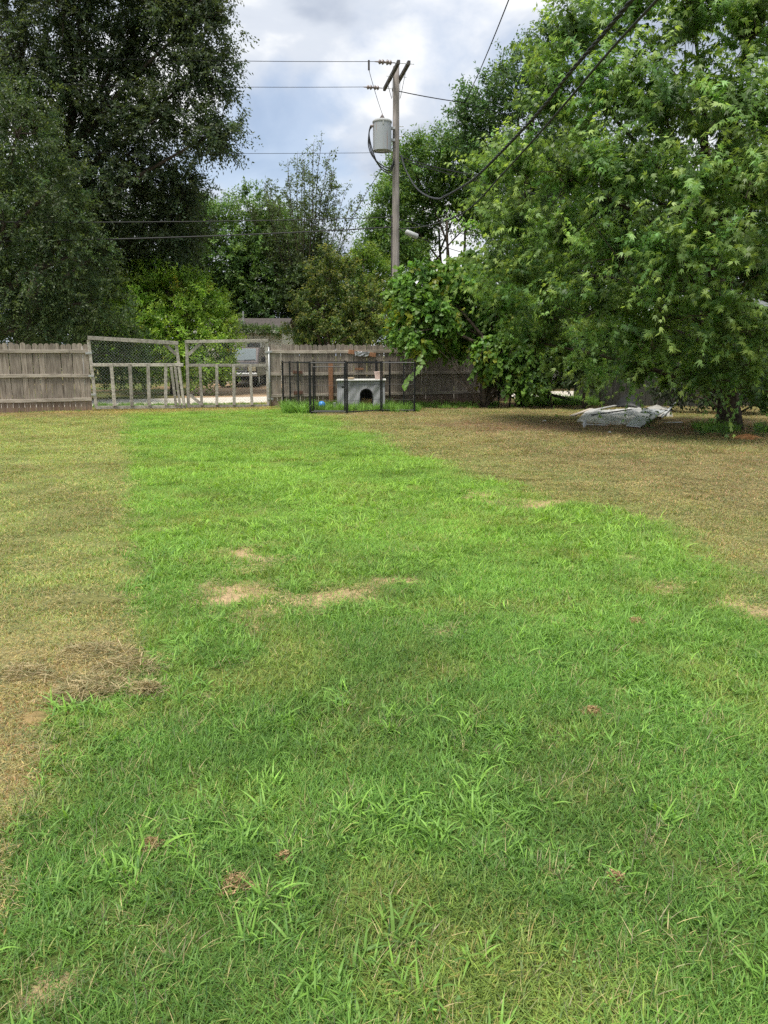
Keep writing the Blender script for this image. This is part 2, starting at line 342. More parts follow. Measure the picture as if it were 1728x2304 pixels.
def build_lawn():
    xs = np.concatenate([np.arange(-17, -5, 0.16), np.arange(-5, 5, 0.05), np.arange(5, 16, 0.16)])
    ys = np.concatenate([np.arange(-1, 1.0, 0.3), np.arange(1.0, 9, 0.05), np.arange(9, 30.1, 0.16)])
    XX, YY = np.meshgrid(xs, ys); nx, ny = len(xs), len(ys)
    X, Y = XX.ravel(), YY.ravel(); f = fields(X, Y)
    Z = (fbm(X, Y, 1.3, 31) - 0.5) * 0.05 + f['heap'] * 0.025
    Z -= np.where(f['fd'] < -2.2, 0.06, 0) + np.where(np.abs(X) > 15.5, 0.05, 0)
    i = (np.arange(ny-1)[:, None] * nx + np.arange(nx-1)[None, :]).ravel()
    Fq = np.stack([i, i+1, i+nx+1, i+nx], 1)
    me = bpy.data.meshes.new('lawn'); me.from_pydata(np.stack([X, Y, Z], 1).tolist(), [], Fq.tolist()); me.update()
    c = grass_colour(X, Y, f) * 0.5 + SOIL * 0.14
    k = np.clip(f['bare'], 0, 1)[:, None]; c = c*(1-k) + TANSOIL*k
    k = np.clip(f['dirt'], 0, 1)[:, None]*0.8; c = c*(1-k) + np.array((0.20, 0.14, 0.085))*k
    k = f['dry'][:, None]*sstep(5, 3, Y)[:, None]*0.6; c = c*(1-k) + np.array((0.38, 0.25, 0.12))*k
    a = me.attributes.new('tint', 'FLOAT_COLOR', 'POINT'); a.data.foreach_set('color', np.concatenate([c, np.ones((len(c), 1))], 1).astype(np.float32).ravel())
    return tag(link_mesh('lawn', me, M['lawn_soil']), kind='structure')
build_lawn()

# ------------------------------------------------------------------ grass: tufts set out over the lawn by geometry nodes
M['grass'] = leaf_mat('grass_blades', 'col', inst=True, transl=0.3, rough=0.5, spec=0.3)
def blade_mesh(name, rng, n, rad, length, width, lean, curl, flat=0.0, cvar=0.2, seg=3, dead=0.0):
    vs, fs, cs = [], [], []
    for _ in range(n):
        a = rng.uniform(0, 2*math.pi); r = rad * math.sqrt(rng.uniform(0, 1)); base = np.array((r*math.cos(a), r*math.sin(a), 0.0))
        h = rng.uniform(0, 2*math.pi); dirh = np.array((math.cos(h), math.sin(h), 0)); side = np.array((-math.sin(h), math.cos(h), 0))
        Lb = length * rng.uniform(0.55, 1.25); w = width * rng.uniform(0.7, 1.3)
        ang = lean * rng.uniform(0.2, 1.3) if flat == 0 else R(rng.uniform(70, 92)); cu = curl * rng.uniform(0.3, 1.4)
        p = base + (np.array((0, 0, rng.uniform(0.004, flat))) if flat else 0); n0 = len(vs); tw = rng.uniform(-0.5, 0.5)
        for k in range(seg + 1):
            t = k / seg; ww = w * (1 - t**1.6) * (0.75 + 0.5*min(1, t*3)) * 0.5
            sd = side * math.cos(tw*t*3) + np.array((0, 0, 1)) * math.sin(tw*t*3) * 0.6
            if k < seg: vs += [p - sd*ww, p + sd*ww]
            else: vs += [p]
            th = ang + cu * t
            p = p + (dirh*math.sin(th) + np.array((0, 0, 1))*math.cos(th)) * Lb / seg
            if p[2] < 0.003: p[2] = 0.003
        for k in range(seg - 1): fs.append((n0+2*k, n0+2*k+1, n0+2*k+3, n0+2*k+2))
        fs.append((n0+2*seg-2, n0+2*seg-1, n0+2*seg))
        if rng.uniform() < dead: c = np.array((1.9, 1.15, 1.7)) * rng.uniform(0.7, 1.2)
        else:
            q = rng.normal(0, cvar); c = np.array((1 + q*1.2, 1 + q, 1 + q*0.6)).clip(0.35, 1.9)
        cs += [(*c, 1.0)] * (2*seg + 1)
    me = bpy.data.meshes.new(name); me.from_pydata([tuple(v) for v in vs], [], fs); me.update()
    a = me.attributes.new('col', 'FLOAT_COLOR', 'POINT'); a.data.foreach_set('color', np.array(cs, np.float32).ravel())
    me.materials.append(M['grass']); return me
TUFTS = bpy.data.collections.new('grass_tufts')
def build_tufts():
    rng = np.random.default_rng(5); ms = []
    for k in range(6): ms.append(blade_mesh('fine', rng, 135, 0.115, 0.055, 0.0030, R(42), R(55), dead=0.07))                 # 0-5 fine lawn
    for k in range(4): ms.append(blade_mesh('broad', rng, 10 + 2*k, 0.035, 0.115, 0.0075, R(52), R(100), seg=5, cvar=0.2))          # 6-9 crabgrass
    for k in range(3): ms.append(blade_mesh('clip', rng, 85, 0.10, 0.030, 0.0019, 0, R(15), flat=0.022, cvar=0.28))         # 10-12 clippings
    for k in range(3): ms.append(blade_mesh('stub', rng, 130, 0.125, 0.03, 0.0034, R(60), R(50), dead=0.22, cvar=0.25))       # 13-15 close-mown
    for k in range(2): ms.append(blade_mesh('tall', rng, 26, 0.07, 0.22, 0.010, R(24), R(60), seg=4, cvar=0.2))              # 16-17 weeds
    for k in range(2):                                                                                                       # 18-19 low broad-leaved weeds
        P = rng.normal(0, 0.03, (16, 3)) * np.array((1, 1, 0)) + np.array((0, 0, 0.03)) * rng.uniform(0.4, 1.3, (16, 1)); a = rng.uniform(0, 6.283, 16)
        tv = np.array([(0, 0, 0), (-.32, .35, .05), (-.25, .75, .04), (0, 1, -.05), (.25, .75, .04), (.32, .35, .05)]); vs, fs, cs = [], [], []
        for j in range(16):
            d = np.array((math.cos(a[j]), math.sin(a[j]), 0.25)); sd = np.array((-math.sin(a[j]), math.cos(a[j]), 0)); L = rng.uniform(.007, .014); n0 = len(vs)
            vs += [P[j] + (sd*t[0] + d*t[1] + np.array((0, 0, t[2])))*L for t in tv]; fs += [(n0, n0+1, n0+2, n0+3), (n0, n0+3, n0+4, n0+5)]; cs += [(*([rng.uniform(.75, 1.25)]*3), 1)]*6
        me = bpy.data.meshes.new('rosette'); me.from_pydata([tuple(v) for v in vs], [], fs); me.update(); at_ = me.attributes.new('col', 'FLOAT_COLOR', 'POINT'); at_.data.foreach_set('color', np.array(cs, np.float32).ravel()); me.materials.append(M['grass']); ms.append(me)
    for k in range(2): ms.append(blade_mesh('deadstems', rng, 9, 0.05, 0.075, 0.0022, R(55), R(40), seg=3, cvar=0.25))       # 20-21 dead stalks
    for i, me in enumerate(ms):
        o = bpy.data.objects.new('tuft_%02d' % i, me); TUFTS.objects.link(o)
build_tufts()
def gn_scatter(name, P, idx, scl, rot, tint, label, cat):
    me = bpy.data.meshes.new(name); me.vertices.add(len(P)); me.vertices.foreach_set('co', P.astype(np.float32).ravel())
    for nm, ty, ar, key in (('idx', 'INT', idx, 'value'), ('scl', 'FLOAT_VECTOR', scl, 'vector'), ('rot', 'FLOAT_VECTOR', rot, 'vector')):
        a = me.attributes.new(nm, ty, 'POINT'); a.data.foreach_set(key, np.ascontiguousarray(ar, dtype=np.int32 if ty == 'INT' else np.float32).ravel())
    a = me.attributes.new('tint', 'FLOAT_COLOR', 'POINT'); a.data.foreach_set('color', np.concatenate([tint, np.ones((len(tint), 1))], 1).astype(np.float32).ravel())
    me.materials.append(M['grass'])
    o = link_mesh(name, me)
    ng = bpy.data.node_groups.new(name, 'GeometryNodeTree')
    ng.interface.new_socket('Geometry', in_out='INPUT', socket_type='NodeSocketGeometry'); ng.interface.new_socket('Geometry', in_out='OUTPUT', socket_type='NodeSocketGeometry')
    N, L = ng.nodes, ng.links
    gi = N.new('NodeGroupInput'); go = N.new('NodeGroupOutput'); iop = N.new('GeometryNodeInstanceOnPoints'); ci = N.new('GeometryNodeCollectionInfo')
    ci.inputs['Collection'].default_value = TUFTS; ci.inputs['Separate Children'].default_value = True; ci.inputs['Reset Children'].default_value = True
    def na(n, t):
        x = N.new('GeometryNodeInputNamedAttribute'); x.data_type = t; x.inputs['Name'].default_value = n; return x.outputs['Attribute']
    L.new(gi.outputs[0], iop.inputs['Points']); L.new(ci.outputs[0], iop.inputs['Instance']); iop.inputs['Pick Instance'].default_value = True
    L.new(na('idx', 'INT'), iop.inputs['Instance Index']); L.new(na('rot', 'FLOAT_VECTOR'), iop.inputs['Rotation']); L.new(na('scl', 'FLOAT_VECTOR'), iop.inputs['Scale'])
    L.new(iop.outputs[0], go.inputs[0])
    md = o.modifiers.new('tufts', 'NODES'); md.node_group = ng
    return tag(o, label, cat, kind='stuff')
def build_grass():
    rng = np.random.default_rng(11)
    Ps, I, SCL, ROT, T = [], [], [], [], []
    def put(X, Y, idx, hs, ws, tint, tilt=0.07, z=None):
        n = len(X)
        Zg = (fbm(X, Y, 1.3, 31) - 0.5) * 0.05 - 0.004 if z is None else z
        Ps.append(np.stack([X, Y, Zg], 1)); I.append(idx)
        SCL.append(np.stack([ws, ws, hs], 1)); ROT.append(np.stack([rng.normal(0, tilt, n), rng.normal(0, tilt, n), rng.uniform(0, 6.283, n)], 1)); T.append(tint)
    bands = [(1.0, 2.6, 230, 1.0), (2.6, 4.5, 190, 1.05), (4.5, 7.5, 110, 1.25), (7.5, 12, 62, 1.6), (12, 27.5, 36, 2.0)]
    for y0, y1, dens, w in bands:
        half0, half1 = 0.56*y0 + 0.9, 0.56*y1 + 1.2
        n = int((half0+half1) * (y1-y0) * dens)
        Y = rng.uniform(y0, y1, n); X = rng.uniform(-1, 1, n) * (0.56*Y + 1.1)
        f = fields(X, Y); ok = (f['fd'] > -2.4) & ~((f['fd'] < 0.12) & (X > -3.2)) & ~((f['fd'] < 0.12) & (X < -8.2))
        X, Y = X[ok], Y[ok]; f = {k: v[ok] for k, v in f.items()}
        keep = rng.uniform(0, 1, len(X)) > np.clip(0.80*f['bare'] + 0.55*f['dirt'] + 0.45*f['heap'], 0, 0.96)
        X, Y = X[keep], Y[keep]; f = {k: v[keep] for k, v in f.items()}; n = len(X)
        tint = grass_colour(X, Y, f) * rng.normal(1, 0.13, (n, 1)).clip(0.6, 1.5)
        short = np.maximum(np.maximum(f['dry'], f['brown']), np.maximum(f['edge'], f['dirt']))
        u = rng.uniform(0, 1, n)
        lush = fbm(X, Y, 0.8, 41)
        idx = rng.integers(0, 6, n); hs = rng.uniform(0.65, 1.1, n) * (0.55 + 0.65*lush); ws = w * rng.uniform(0.85, 1.2, n)
        s = u < short*0.95; idx[s] = rng.integers(13, 16, s.sum()); hs[s] = rng.uniform(0.7, 1.2, s.sum())
        put(X, Y, idx, hs*np.where(Y > 12, 1.25, 1.0), ws, tint)
    # crabgrass in clumps of broad pale blades
    def weeds(n, ymin, ymax, clump, thr, smin, smax, seed):
        Y = ymin + (ymax-ymin) * rng.uniform(0, 1, n)**0.8; X = rng.uniform(-1, 1, n) * (0.56*Y + 0.9)
        f = fields(X, Y); q = fbm(X, Y, clump, seed)
        ok = (q > thr + 0.25*np.maximum(f['dry'], f['brown'])) & (f['bare'] < 0.4) & (f['fd'] > 0.4) & (f['dirt'] < 0.5) & (f['dry'] < 0.5) & (f['brown'] < 0.7)
        X, Y = X[ok], Y[ok]; n = len(X)
        t = sstep(3.0, 8.0, Y)[:, None]
        tint = (np.array((0.185, 0.345, 0.068))*(1-t) + np.array((0.255, 0.43, 0.07))*t) * rng.normal(1, 0.12, (n, 1))
        s = rng.uniform(smin, smax, n); put(X, Y, rng.integers(6, 10, n), s, s, tint, 0.25)
    weeds(2600, 1.3, 3.2, 0.30, 0.53, 0.35, 0.9, 51)
    weeds(9000, 2.8, 6.5, 0.45, 0.50, 0.4, 0.9, 52)
    weeds(9000, 5.5, 13, 0.9, 0.46, 0.7, 1.2, 53)
    for kind, n, lo, hi, thr, seed, colr in ((18, 420, 1.2, 6.0, 0.45, 61, (0.13, 0.24, 0.06)), (20, 3800, 1.2, 8.0, 0.40, 62, (0.42, 0.36, 0.20))):
        Y = lo + (hi-lo)*rng.uniform(0, 1, n)**1.1; X = rng.uniform(-1, 1, n)*(0.56*Y + 0.9); f = fields(X, Y); ok = (fbm(X, Y, 0.35, seed) > thr) & (f['dry'] < .6); X, Y = X[ok], Y[ok]; n = len(X)
        s = rng.uniform(.6, 1.2, n); put(X, Y, kind + rng.integers(0, 2, n), s, s, np.array(colr)*rng.normal(1, .18, (n, 1)).clip(.5, 1.5), 0.15)
    for px, py, k, spread in ((470, 1830, 8, .12), (520, 1790, 6, .09), (330, 1850, 4, .09), (850, 1830, 9, .11), (930, 1900, 7, .1), (1010, 1880, 5, .09), (380, 1900, 5, .1), (150, 1600, 3, .05), (1480, 1830, 4, .05), (560, 1620, 4, .06), (760, 1590, 5, .1), (1070, 1640, 5, .1), (580, 1890, 4, .1), (640, 1990, 3, .1), (1080, 2080, 4, .12), (880, 2150, 3, .12), (1120, 2180, 3, .1), (1290, 1500, 9, .25), (1200, 1420, 9, .25), (1640, 1640, 10, .25), (1560, 1400, 9, .3), (350, 1255, 26, .28), (420, 1235, 18, .25), (330, 1320, 12, .12), (690, 1250, 14, .3)):
        c = G(px, py); X = c.x + rng.normal(0, spread, k); Y = c.y + rng.normal(0, spread, k)
        s = rng.uniform(0.55, 1.15, k); put(X, Y, rng.integers(6, 10, k), s, s, np.array((0.195, 0.36, 0.07)) * rng.normal(1, 0.14, (k, 1)), 0.25)
    # weeds inside and round the dog pen, along the foot of the fence, under the gate and by the tree
    for px0, px1, Ya, Yb, n, s0, s1 in ((640, 715, 20.4, 22.6, 230, .8, 1.7), (700, 940, 21.0, 24.0, 420, .6, 1.3), (930, 1120, 22.5, 25.0, 240, .35, .8), (215, 600, 22.6, 24.0, 500, .35, .8), (1170, 1360, 23.6, 26, 420, 0.8, 1.6), (-60, 205, 20.2, 21.6, 260, .12, .4), (612, 700, 22.4, 23.6, 120, .2, .5), (1560, 1660, 15.2, 16.6, 40, .7, 1.3), (1700, 1760, 15.2, 16.2, 20, .7, 1.3)):
        Y = rng.uniform(Ya, Yb, n); X = (rng.uniform(px0, px1, n) - 864) / FPX * Y
        fd = 24.4*math.cos(TH) - (-math.sin(TH)*X + math.cos(TH)*Y)
        if px0 == -60: ok = (fd > 0.06) & (fd < 0.3)
        elif px0 < 300: ok = (fd < -0.5) & (fd > -2.3)
        elif px0 == 1170: ok = fd > -9
        else: ok = fd > 0.15
        X, Y = X[ok], Y[ok]; s = rng.uniform(s0, s1, len(X))
        put(X, Y, rng.integers(16, 18, len(X)), s, s, np.array((0.16, 0.30, 0.055)) * rng.normal(1, 0.2, (len(X), 1)).clip(.5, 1.6), 0.2, z=np.zeros(len(X)))
    gn_scatter('lawn_grass', np.concatenate(Ps), np.concatenate(I), np.concatenate(SCL), np.concatenate(ROT), np.concatenate(T), 'green and drying grass covering the whole yard', 'grass')
    # clippings left on the freshly mown strips
    Ps.clear(); I.clear(); SCL.clear(); ROT.clear(); T.clear()
    for y0, y1, dens, w in ((1.0, 4.0, 300, 1.0), (4.0, 8, 130, 1.3), (8, 22, 30, 1.8)):
        n = int((1.12*(y0+y1)/2 + 2.4) * (y1-y0) * dens); Y = rng.uniform(y0, y1, n); X = rng.uniform(-1, 1, n)*(0.56*Y+1.1); f = fields(X, Y)
        pr = f['dry']*(0.22+0.5*sstep(5, 3, Y)) + 0.35*f['brown']*(1-f['dirt']*0.5) + f['heap'] + 0.25*f['bare']
        ok = (rng.uniform(0, 1, n) < pr) & (f['fd'] > 0.3); X, Y = X[ok], Y[ok]; n = len(X)
        tint = (STRAW*0.95)[None] * rng.normal(1, 0.22, (n, 1)).clip(.5, 1.6); g = rng.uniform(0, 1, (n, 1)) < 0.35; tint = np.where(g, np.array((0.27, 0.30, 0.13)), tint)
        put(X, Y, rng.integers(10, 13, n), np.full(n, 1.0), w*rng.uniform(.7, 1.2, n), tint, 0.1, z=(fbm(X, Y, 1.3, 31)-0.5)*0.05 + 0.012)
    gn_scatter('dry_clippings', np.concatenate(Ps), np.concatenate(I), np.concatenate(SCL), np.concatenate(ROT), np.concatenate(T), 'straw coloured clippings strewn on the mown strips', 'grass clippings')

build_grass()

# each raked-up heap of clippings is a thing: a tangle of flat strands over a low mound
M['strand'] = leaf_mat('dry_strands', 'col', transl=0.2, rough=0.7, spec=0.15)
def strand_heap(px, py, rx, ry, label, rng, base_c=(0.40, 0.33, 0.19), green=0.25, name='clipping_heap', cat='clippings', group='heaps of grass clippings', hs=1.0):
    c = G(px, py); c.z = float((fbm(np.array([c.x]), np.array([c.y]), 1.3, 31)[0] - 0.5) * 0.05)
    n = int(26000 * rx * ry * 1.7) + (250 if green else 110)
    a = rng.uniform(0, 6.283, n); r = np.sqrt(rng.uniform(0, 1, n)) * (1 + 0.25*np.sin(a*3 + px)); h = hs*0.055*np.clip(1-r**2, 0, 1)*rng.uniform(0.1, 1, n) + 0.015
    P = np.stack([rx*r*np.cos(a), ry*1.7*r*np.sin(a), h], 1)
    t = rng.uniform(0, 6.283, n); el = rng.normal(0, 0.35, n); d = np.stack([np.cos(t)*np.cos(el), np.sin(t)*np.cos(el), np.sin(el)], 1)
    L = (rng.uniform(0.02, 0.055, n)*(1.0 if green else 0.4))[:, None]; sd = np.cross(d, rng.normal(0, 1, (n, 3))); sd /= np.linalg.norm(sd, axis=1)[:, None]; w = rng.uniform(0.001, 0.002, n)[:, None]
    mid = P + np.array((0, 0, 0.008))*rng.uniform(-1, 1, (n, 1))
    vs = np.stack([P - d*L - sd*w, P - d*L + sd*w, mid + sd*w, mid - sd*w, P + d*L], 1).reshape(-1, 3); vs[:, 2] = np.maximum(vs[:, 2], 0.004)
    k = (np.arange(n)*5)[:, None]; tri = np.concatenate([k + [0, 1, 2], k + [0, 2, 3], k + [3, 2, 4]], 0)
    col = np.array(base_c)*rng.normal(1, 0.3, (n, 1)).clip(0.35, 1.7); g = rng.uniform(0, 1, (n, 1)) < green; col = np.where(g, np.array((0.25, 0.26, 0.13)), col)
    me = np_mesh(name, vs, tri, np.repeat(col, 5, 0))
    o = link_mesh(name, me, M['strand'], None, c); tag(o, label, cat, group)
def np_mesh(name, vs, tris, col=None, smooth=False):
    me = bpy.data.meshes.new(name); nv, nf = len(vs), len(tris)
    me.vertices.add(nv); me.vertices.foreach_set('co', np.ascontiguousarray(vs, np.float32).ravel())
    me.loops.add(nf*3); me.loops.foreach_set('vertex_index', np.ascontiguousarray(tris, np.int32).ravel())
    me.polygons.add(nf); me.polygons.foreach_set('loop_start', np.arange(0, nf*3, 3, dtype=np.int32)); me.polygons.foreach_set('loop_total', np.full(nf, 3, np.int32))
    if smooth: me.polygons.foreach_set('use_smooth', np.ones(nf, bool))
    me.update(calc_edges=True)
    if col is not None:
        a = me.attributes.new('col', 'FLOAT_COLOR', 'POINT'); a.data.foreach_set('color', np.concatenate([col, np.ones((len(col), 1))], 1).astype(np.float32).ravel())
    return me
_rng = np.random.default_rng(77)
for (px, py, rx, ry), lab in zip(HEAPS[:6], ('long tan heap of dry clippings where the mown strip steps left', 'heap of dry clippings touching the green edge, right of the long heap', 'small tan clump of clippings at the left end of the long heap',
               'greyish pile of clippings just above the long tan heap', 'small lone clump of dry clippings lying on green grass', 'pile of dry clippings at the left border of the photo')):
    strand_heap(px, py, rx, ry, lab, _rng)

for px, py, r, lab in ((1430, 1408, .035, 'orange dead grass clump standing out on the right of the lawn'), (1330, 1605, .03, 'tan dead grass tuft in the green right of centre'), (530, 1998, .035, 'rusty dead grass patch near the bottom, left of centre'), (340, 1905, .025, 'small rusty dead tuft beside the broad weed clump at lower left'), (1385, 1985, .012, 'tiny reddish dead leaf tuft low on the right'), (640, 1935, .012, 'faded tan tuft between the lower weed clumps')):
    strand_heap(px, py, r*1.3, r*.8, lab, _rng, (0.40, 0.28, 0.155), 0.0, 'dead_grass_clump', 'dead grass', 'dead clumps in the lawn', 0.35)

# ------------------------------------------------------------------ wooden fences
def picket_mesh(name, rng, h):
    w, t = 0.134, 0.017; pts = []
    pts += [(-w/2, 0), (w/2, 0), (w/2, h-0.06)]
    for k in range(1, 8):
        a = math.pi * k / 8; pts.append((w/2*math.cos(a)*0.98, h-0.06+0.06*math.sin(a)))
    pts.append((-w/2, h-0.06))
    bow = rng.uniform(-0.012, 0.012); tw = rng.uniform(-0.008, 0.008)
    mb = MB(); n = len(pts)
    f = [Vector((x + bow*(z/h), tw*(z/h) + x*tw*2, z)) for x, z in pts]
    mb.prism(f, (0, t, 0)); return mb.mesh(name)
def build_fence(px0, px1, label, seed, posts, rails_split):
    rng = random.Random(seed)
    Y0 = fence_Y(px0); p0 = at(px0, 900, Y0); p0.z = 0
    Y1 = fence_Y(px1); p1 = at(px1, 900, Y1); p1.z = 0; ln = (p1 - p0).length
    o = thing('wooden_fence', p0, label, 'fence', None, TH)
    vars_ = [picket_mesh('picket', rng, 1.83 + rng.uniform(-0.012, 0.012)) for _ in range(7)]
    x = 0.07
    while x < ln - 0.05:
        c = link_mesh('picket', rng.choice(vars_), M['fence'], o); c.location = (x, rng.uniform(-0.003, 0.003), rng.uniform(-0.012, 0.012)); c.rotation_euler = (0, rng.gauss(0, 0.006), 0)
        x += 0.141
    for z in (1.62, 0.97, 0.33):
        a = 0.0
        for b in rails_split + [ln]:
            mb = MB(); sag = rng.uniform(-0.012, 0.012); n = 6
            pr = [Vector((a + 0.004 + (b-a-0.008)*k/n, -0.022, z + sag*math.sin(math.pi*k/n) + rng.uniform(-.003, .003))) for k in range(n+1)]
            for k in range(n): mb.beam(pr[k], pr[k+1], 0.088, 0.036, (0, 1, 0), 0.004)
            link_mesh('rail', mb.mesh('rail'), M['rail'], o); a = b
    for x in posts:      # steel posts with clamps on the near side of the boards
        mb = MB(); mb.tube([(x, -0.055, 0), (x, -0.055, 1.72)], 0.028, 10); link_mesh('post', mb.mesh('post', smooth=False), M['galv'], o)
    return o, ln
build_fence(-190, 207, 'weathered picket fence to the left of the twin gates', 3, [], [1.35, 3.75])
rf, rfl = build_fence(603, 1150, 'weathered picket fence behind the black dog pen', 4, [], [2.55, 5.0])

# ------------------------------------------------------------------ twin gates of timber and chain link
def chain_quad(mb, TL, TR, BL, BR, cell, rad):
    TL, TR, BL, BR = (Vector(p) for p in (TL, TR, BL, BR)); W = (TR-TL).length; H = (TL-BL).length
    def mp(x, y): u, v = x/W, y/H; return (BL*(1-u) + BR*u)*(1-v) + (TL*(1-u) + TR*u)*v
    k = cell * math.sqrt(2) * 0.72
    for sgn in (1, -1):
        c = -H if sgn > 0 else 0.0
        while c < (W if sgn > 0 else W + H):
            pts = []
            for y in (0.0, H):
                pts.append((c + y, y) if sgn > 0 else (c - y, y))
            (xa, ya), (xb, yb) = pts
            def clip(xa, ya, xb, yb):
                t0, t1 = 0.0, 1.0; dx = xb - xa
                lo, hi = (0 - xa)/dx, (W - xa)/dx
                if lo > hi: lo, hi = hi, lo
                return max(t0, lo), min(t1, hi)
            a, b = clip(xa, ya, xb, yb)
            if b - a > 0.01:
                q = [mp(xa + (xb-xa)*t, ya + (yb-ya)*t) + V*(0.003*sgn) for t in (a, b)]
                mb.tube(q, rad, 3, False)
            c += k
def gate(name_lab, off, stiles, rails, slats, braces, net, hinges):
    o = thing('yard_gate', G(*stiles[0][1]).xyz * 0 + Vector((fpt(*stiles[0][1], off).x, fpt(*stiles[0][1], off).y, 0)), name_lab, 'gate', 'pair of yard gates')
    for a, b, w in ((s[0], s[1], s[2]) for s in stiles): MB().beam(fpt(*a, off), fpt(*b, off), w, 0.04).build('stile', M['gate'], o)
    for k, (a, b, w, nm) in enumerate(rails): MB().beam(fpt(*a, off + 0.042 + 0.002*k), fpt(*b, off + 0.042 + 0.002*k), w, 0.038).build(nm, M['gate'], o)
    for a, b, w in slats: MB().beam(fpt(*a, off + 0.088), fpt(*b, off + 0.088), w, 0.032).build('slat', M['gate'], o)
    for a, b in braces: MB().beam(fpt(*a, off - 0.003), fpt(*b, off - 0.003), 0.085, 0.034).build('brace', M['gate'], o)
    mb = MB(); chain_quad(mb, *[fpt(*p, off - 0.03) for p in net], 0.082, 0.0016); tag(mb.build('chain_link_mesh', M['galv'], o), kind='stuff')
    for a, b in hinges: MB().beam(fpt(*a, off + 0.03), fpt(*b, off + 0.03), 0.05, 0.012).build('hinge', M['galv'], o)
    return o
gate('sagging timber and chain link gate on the left, leaning out of square', 0.05,
     [((199, 765), (217, 918), 0.085), ((396, 772), (415, 916), 0.085)],
     [((197, 760), (401, 772), 0.10, 'top_rail'), ((207, 821), (412, 821), 0.085, 'middle_rail'), ((216, 917), (419, 915), 0.085, 'bottom_rail')],
     [((250, 818), (258, 913), 0.09), ((292, 818), (297, 913), 0.09), ((333, 818), (336, 912), 0.09), ((373, 825), (373, 912), 0.085), ((385, 826), (396, 912), 0.075), ((394, 826), (405, 912), 0.07), ((402, 826), (414, 912), 0.07)],
     [((366, 770), (397, 798))], [(200, 765), (398, 774), (216, 916), (415, 915)], [((192, 795), (207, 794)), ((199, 846), (211, 846)), ((205, 888), (216, 888))])
gate('squarer grey timber and chain link gate on the right, next to the dog pen fence', 0.03,
     [((420, 769), (424, 914), 0.085), ((600, 765), (604, 913), 0.085)],
     [((416, 769), (603, 766), 0.085, 'top_rail'), ((424, 822), (599, 822), 0.08, 'middle_rail'), ((421, 914), (605, 913), 0.075, 'bottom_rail')],
     [((450, 819), (454, 912), 0.08), ((488, 819), (488, 911), 0.08), ((526, 819), (527, 911), 0.085), ((563, 819), (567, 911), 0.08)],
     [((424, 798), (452, 772)), ((427, 888), (452, 909))], [(421, 770), (600, 767), (424, 912), (603, 912)], [((597, 793), (612, 791)), ((602, 897), (615, 898))])
def one(name, mb, m, loc, label, cat, group=None, smooth=False):
    loc = Vector(loc); return tag(mb.build(name, m, None, loc, smooth), label, cat, group)
p = fpt(202, 917, 0.02); mb = MB(); mb.tube([(p.x-0.09, p.y, 0), (p.x-0.09, p.y, 1.75)], 0.03, 10); one('gate_post', mb, M['galv'], (p.x-0.09, p.y, 0), 'thin steel post at the hinge side of the left gate', 'post', None, True)
p = fpt(608, 913, 0.05); mb = MB(); mb.tube([(p.x, p.y, 0), (p.x, p.y, 1.75)], 0.028, 10); one('gate_post', mb, M['galv'], (p.x, p.y, 0), 'thin steel post at the hinge side of the right gate', 'post', None, True)

# ------------------------------------------------------------------ dog pen of black wire panels
def build_pen():
    H = 1.36; zpx = lambda px, Y: Vector(((px-864)/FPX*Y*1.0, Y, 0))
    pts = [zpx(*q) for q in ((699, 20.4), (781, 20.35), (858, 21.1), (933, 21.0), (908, 22.5), (877, 23.5), (847, 23.75), (778, 23.3), (709, 22.7), (638, 22.35), (655, 21.75), (673, 21.1))]
    o = thing('dog_pen', (pts[0] + pts[3]) / 2, 'black wire panel dog pen standing in tall grass', 'dog pen')
    n = len(pts)
    for i in range(n):
        a, b = pts[i], pts[(i+1) % n]; d = (b-a).normalized(); L = (b-a).length; up = Vector((0, 0, 1)); nrm = Vector((-d.y, d.x, 0))
        mb = MB()
        for q in (a + d*0.022, b - d*0.022): mb.tube([q, q + up*H], 0.018, 8)
        for z in (H - 0.04, 0.06): mb.tube([a + d*0.022 + up*z, b - d*0.022 + up*z], 0.016, 6)
        if i == 0:
            a2, b2 = a + d*0.09, b - d*0.06
            for q in (a2, b2): mb.tube([q + up*0.09, q + up*(H-0.14)], 0.016, 6)
            for z in (H - 0.14, 0.09): mb.tube([a2 + up*z, b2 + up*z], 0.014, 6)
        pn = mb.build('panel', M['black_metal'], o)
        if i == 0: pn['label'] = 'front panel with the inset door'
        w = MB(); x = 0.07
        while x < L - 0.04:
            w.tube([a + d*x + up*0.06, a + d*x + up*(H-0.04)], 0.0022, 3, False); x += 0.052
        w.tube([a + up*0.75 + d*.02, b + up*0.75 - d*.02], 0.004, 4, False); w.tube([a + up*0.35 + d*.02, b + up*0.35 - d*.02], 0.003, 4, False)
        tag(w.build('bars', M['black_metal'], pn), kind='stuff')
        if i == 0:
            MB().box(b - d*0.09 + up*0.7 - nrm*0.02, (0.08, 0.03, 0.05)).build('latch', M['black_metal'], pn)
build_pen()

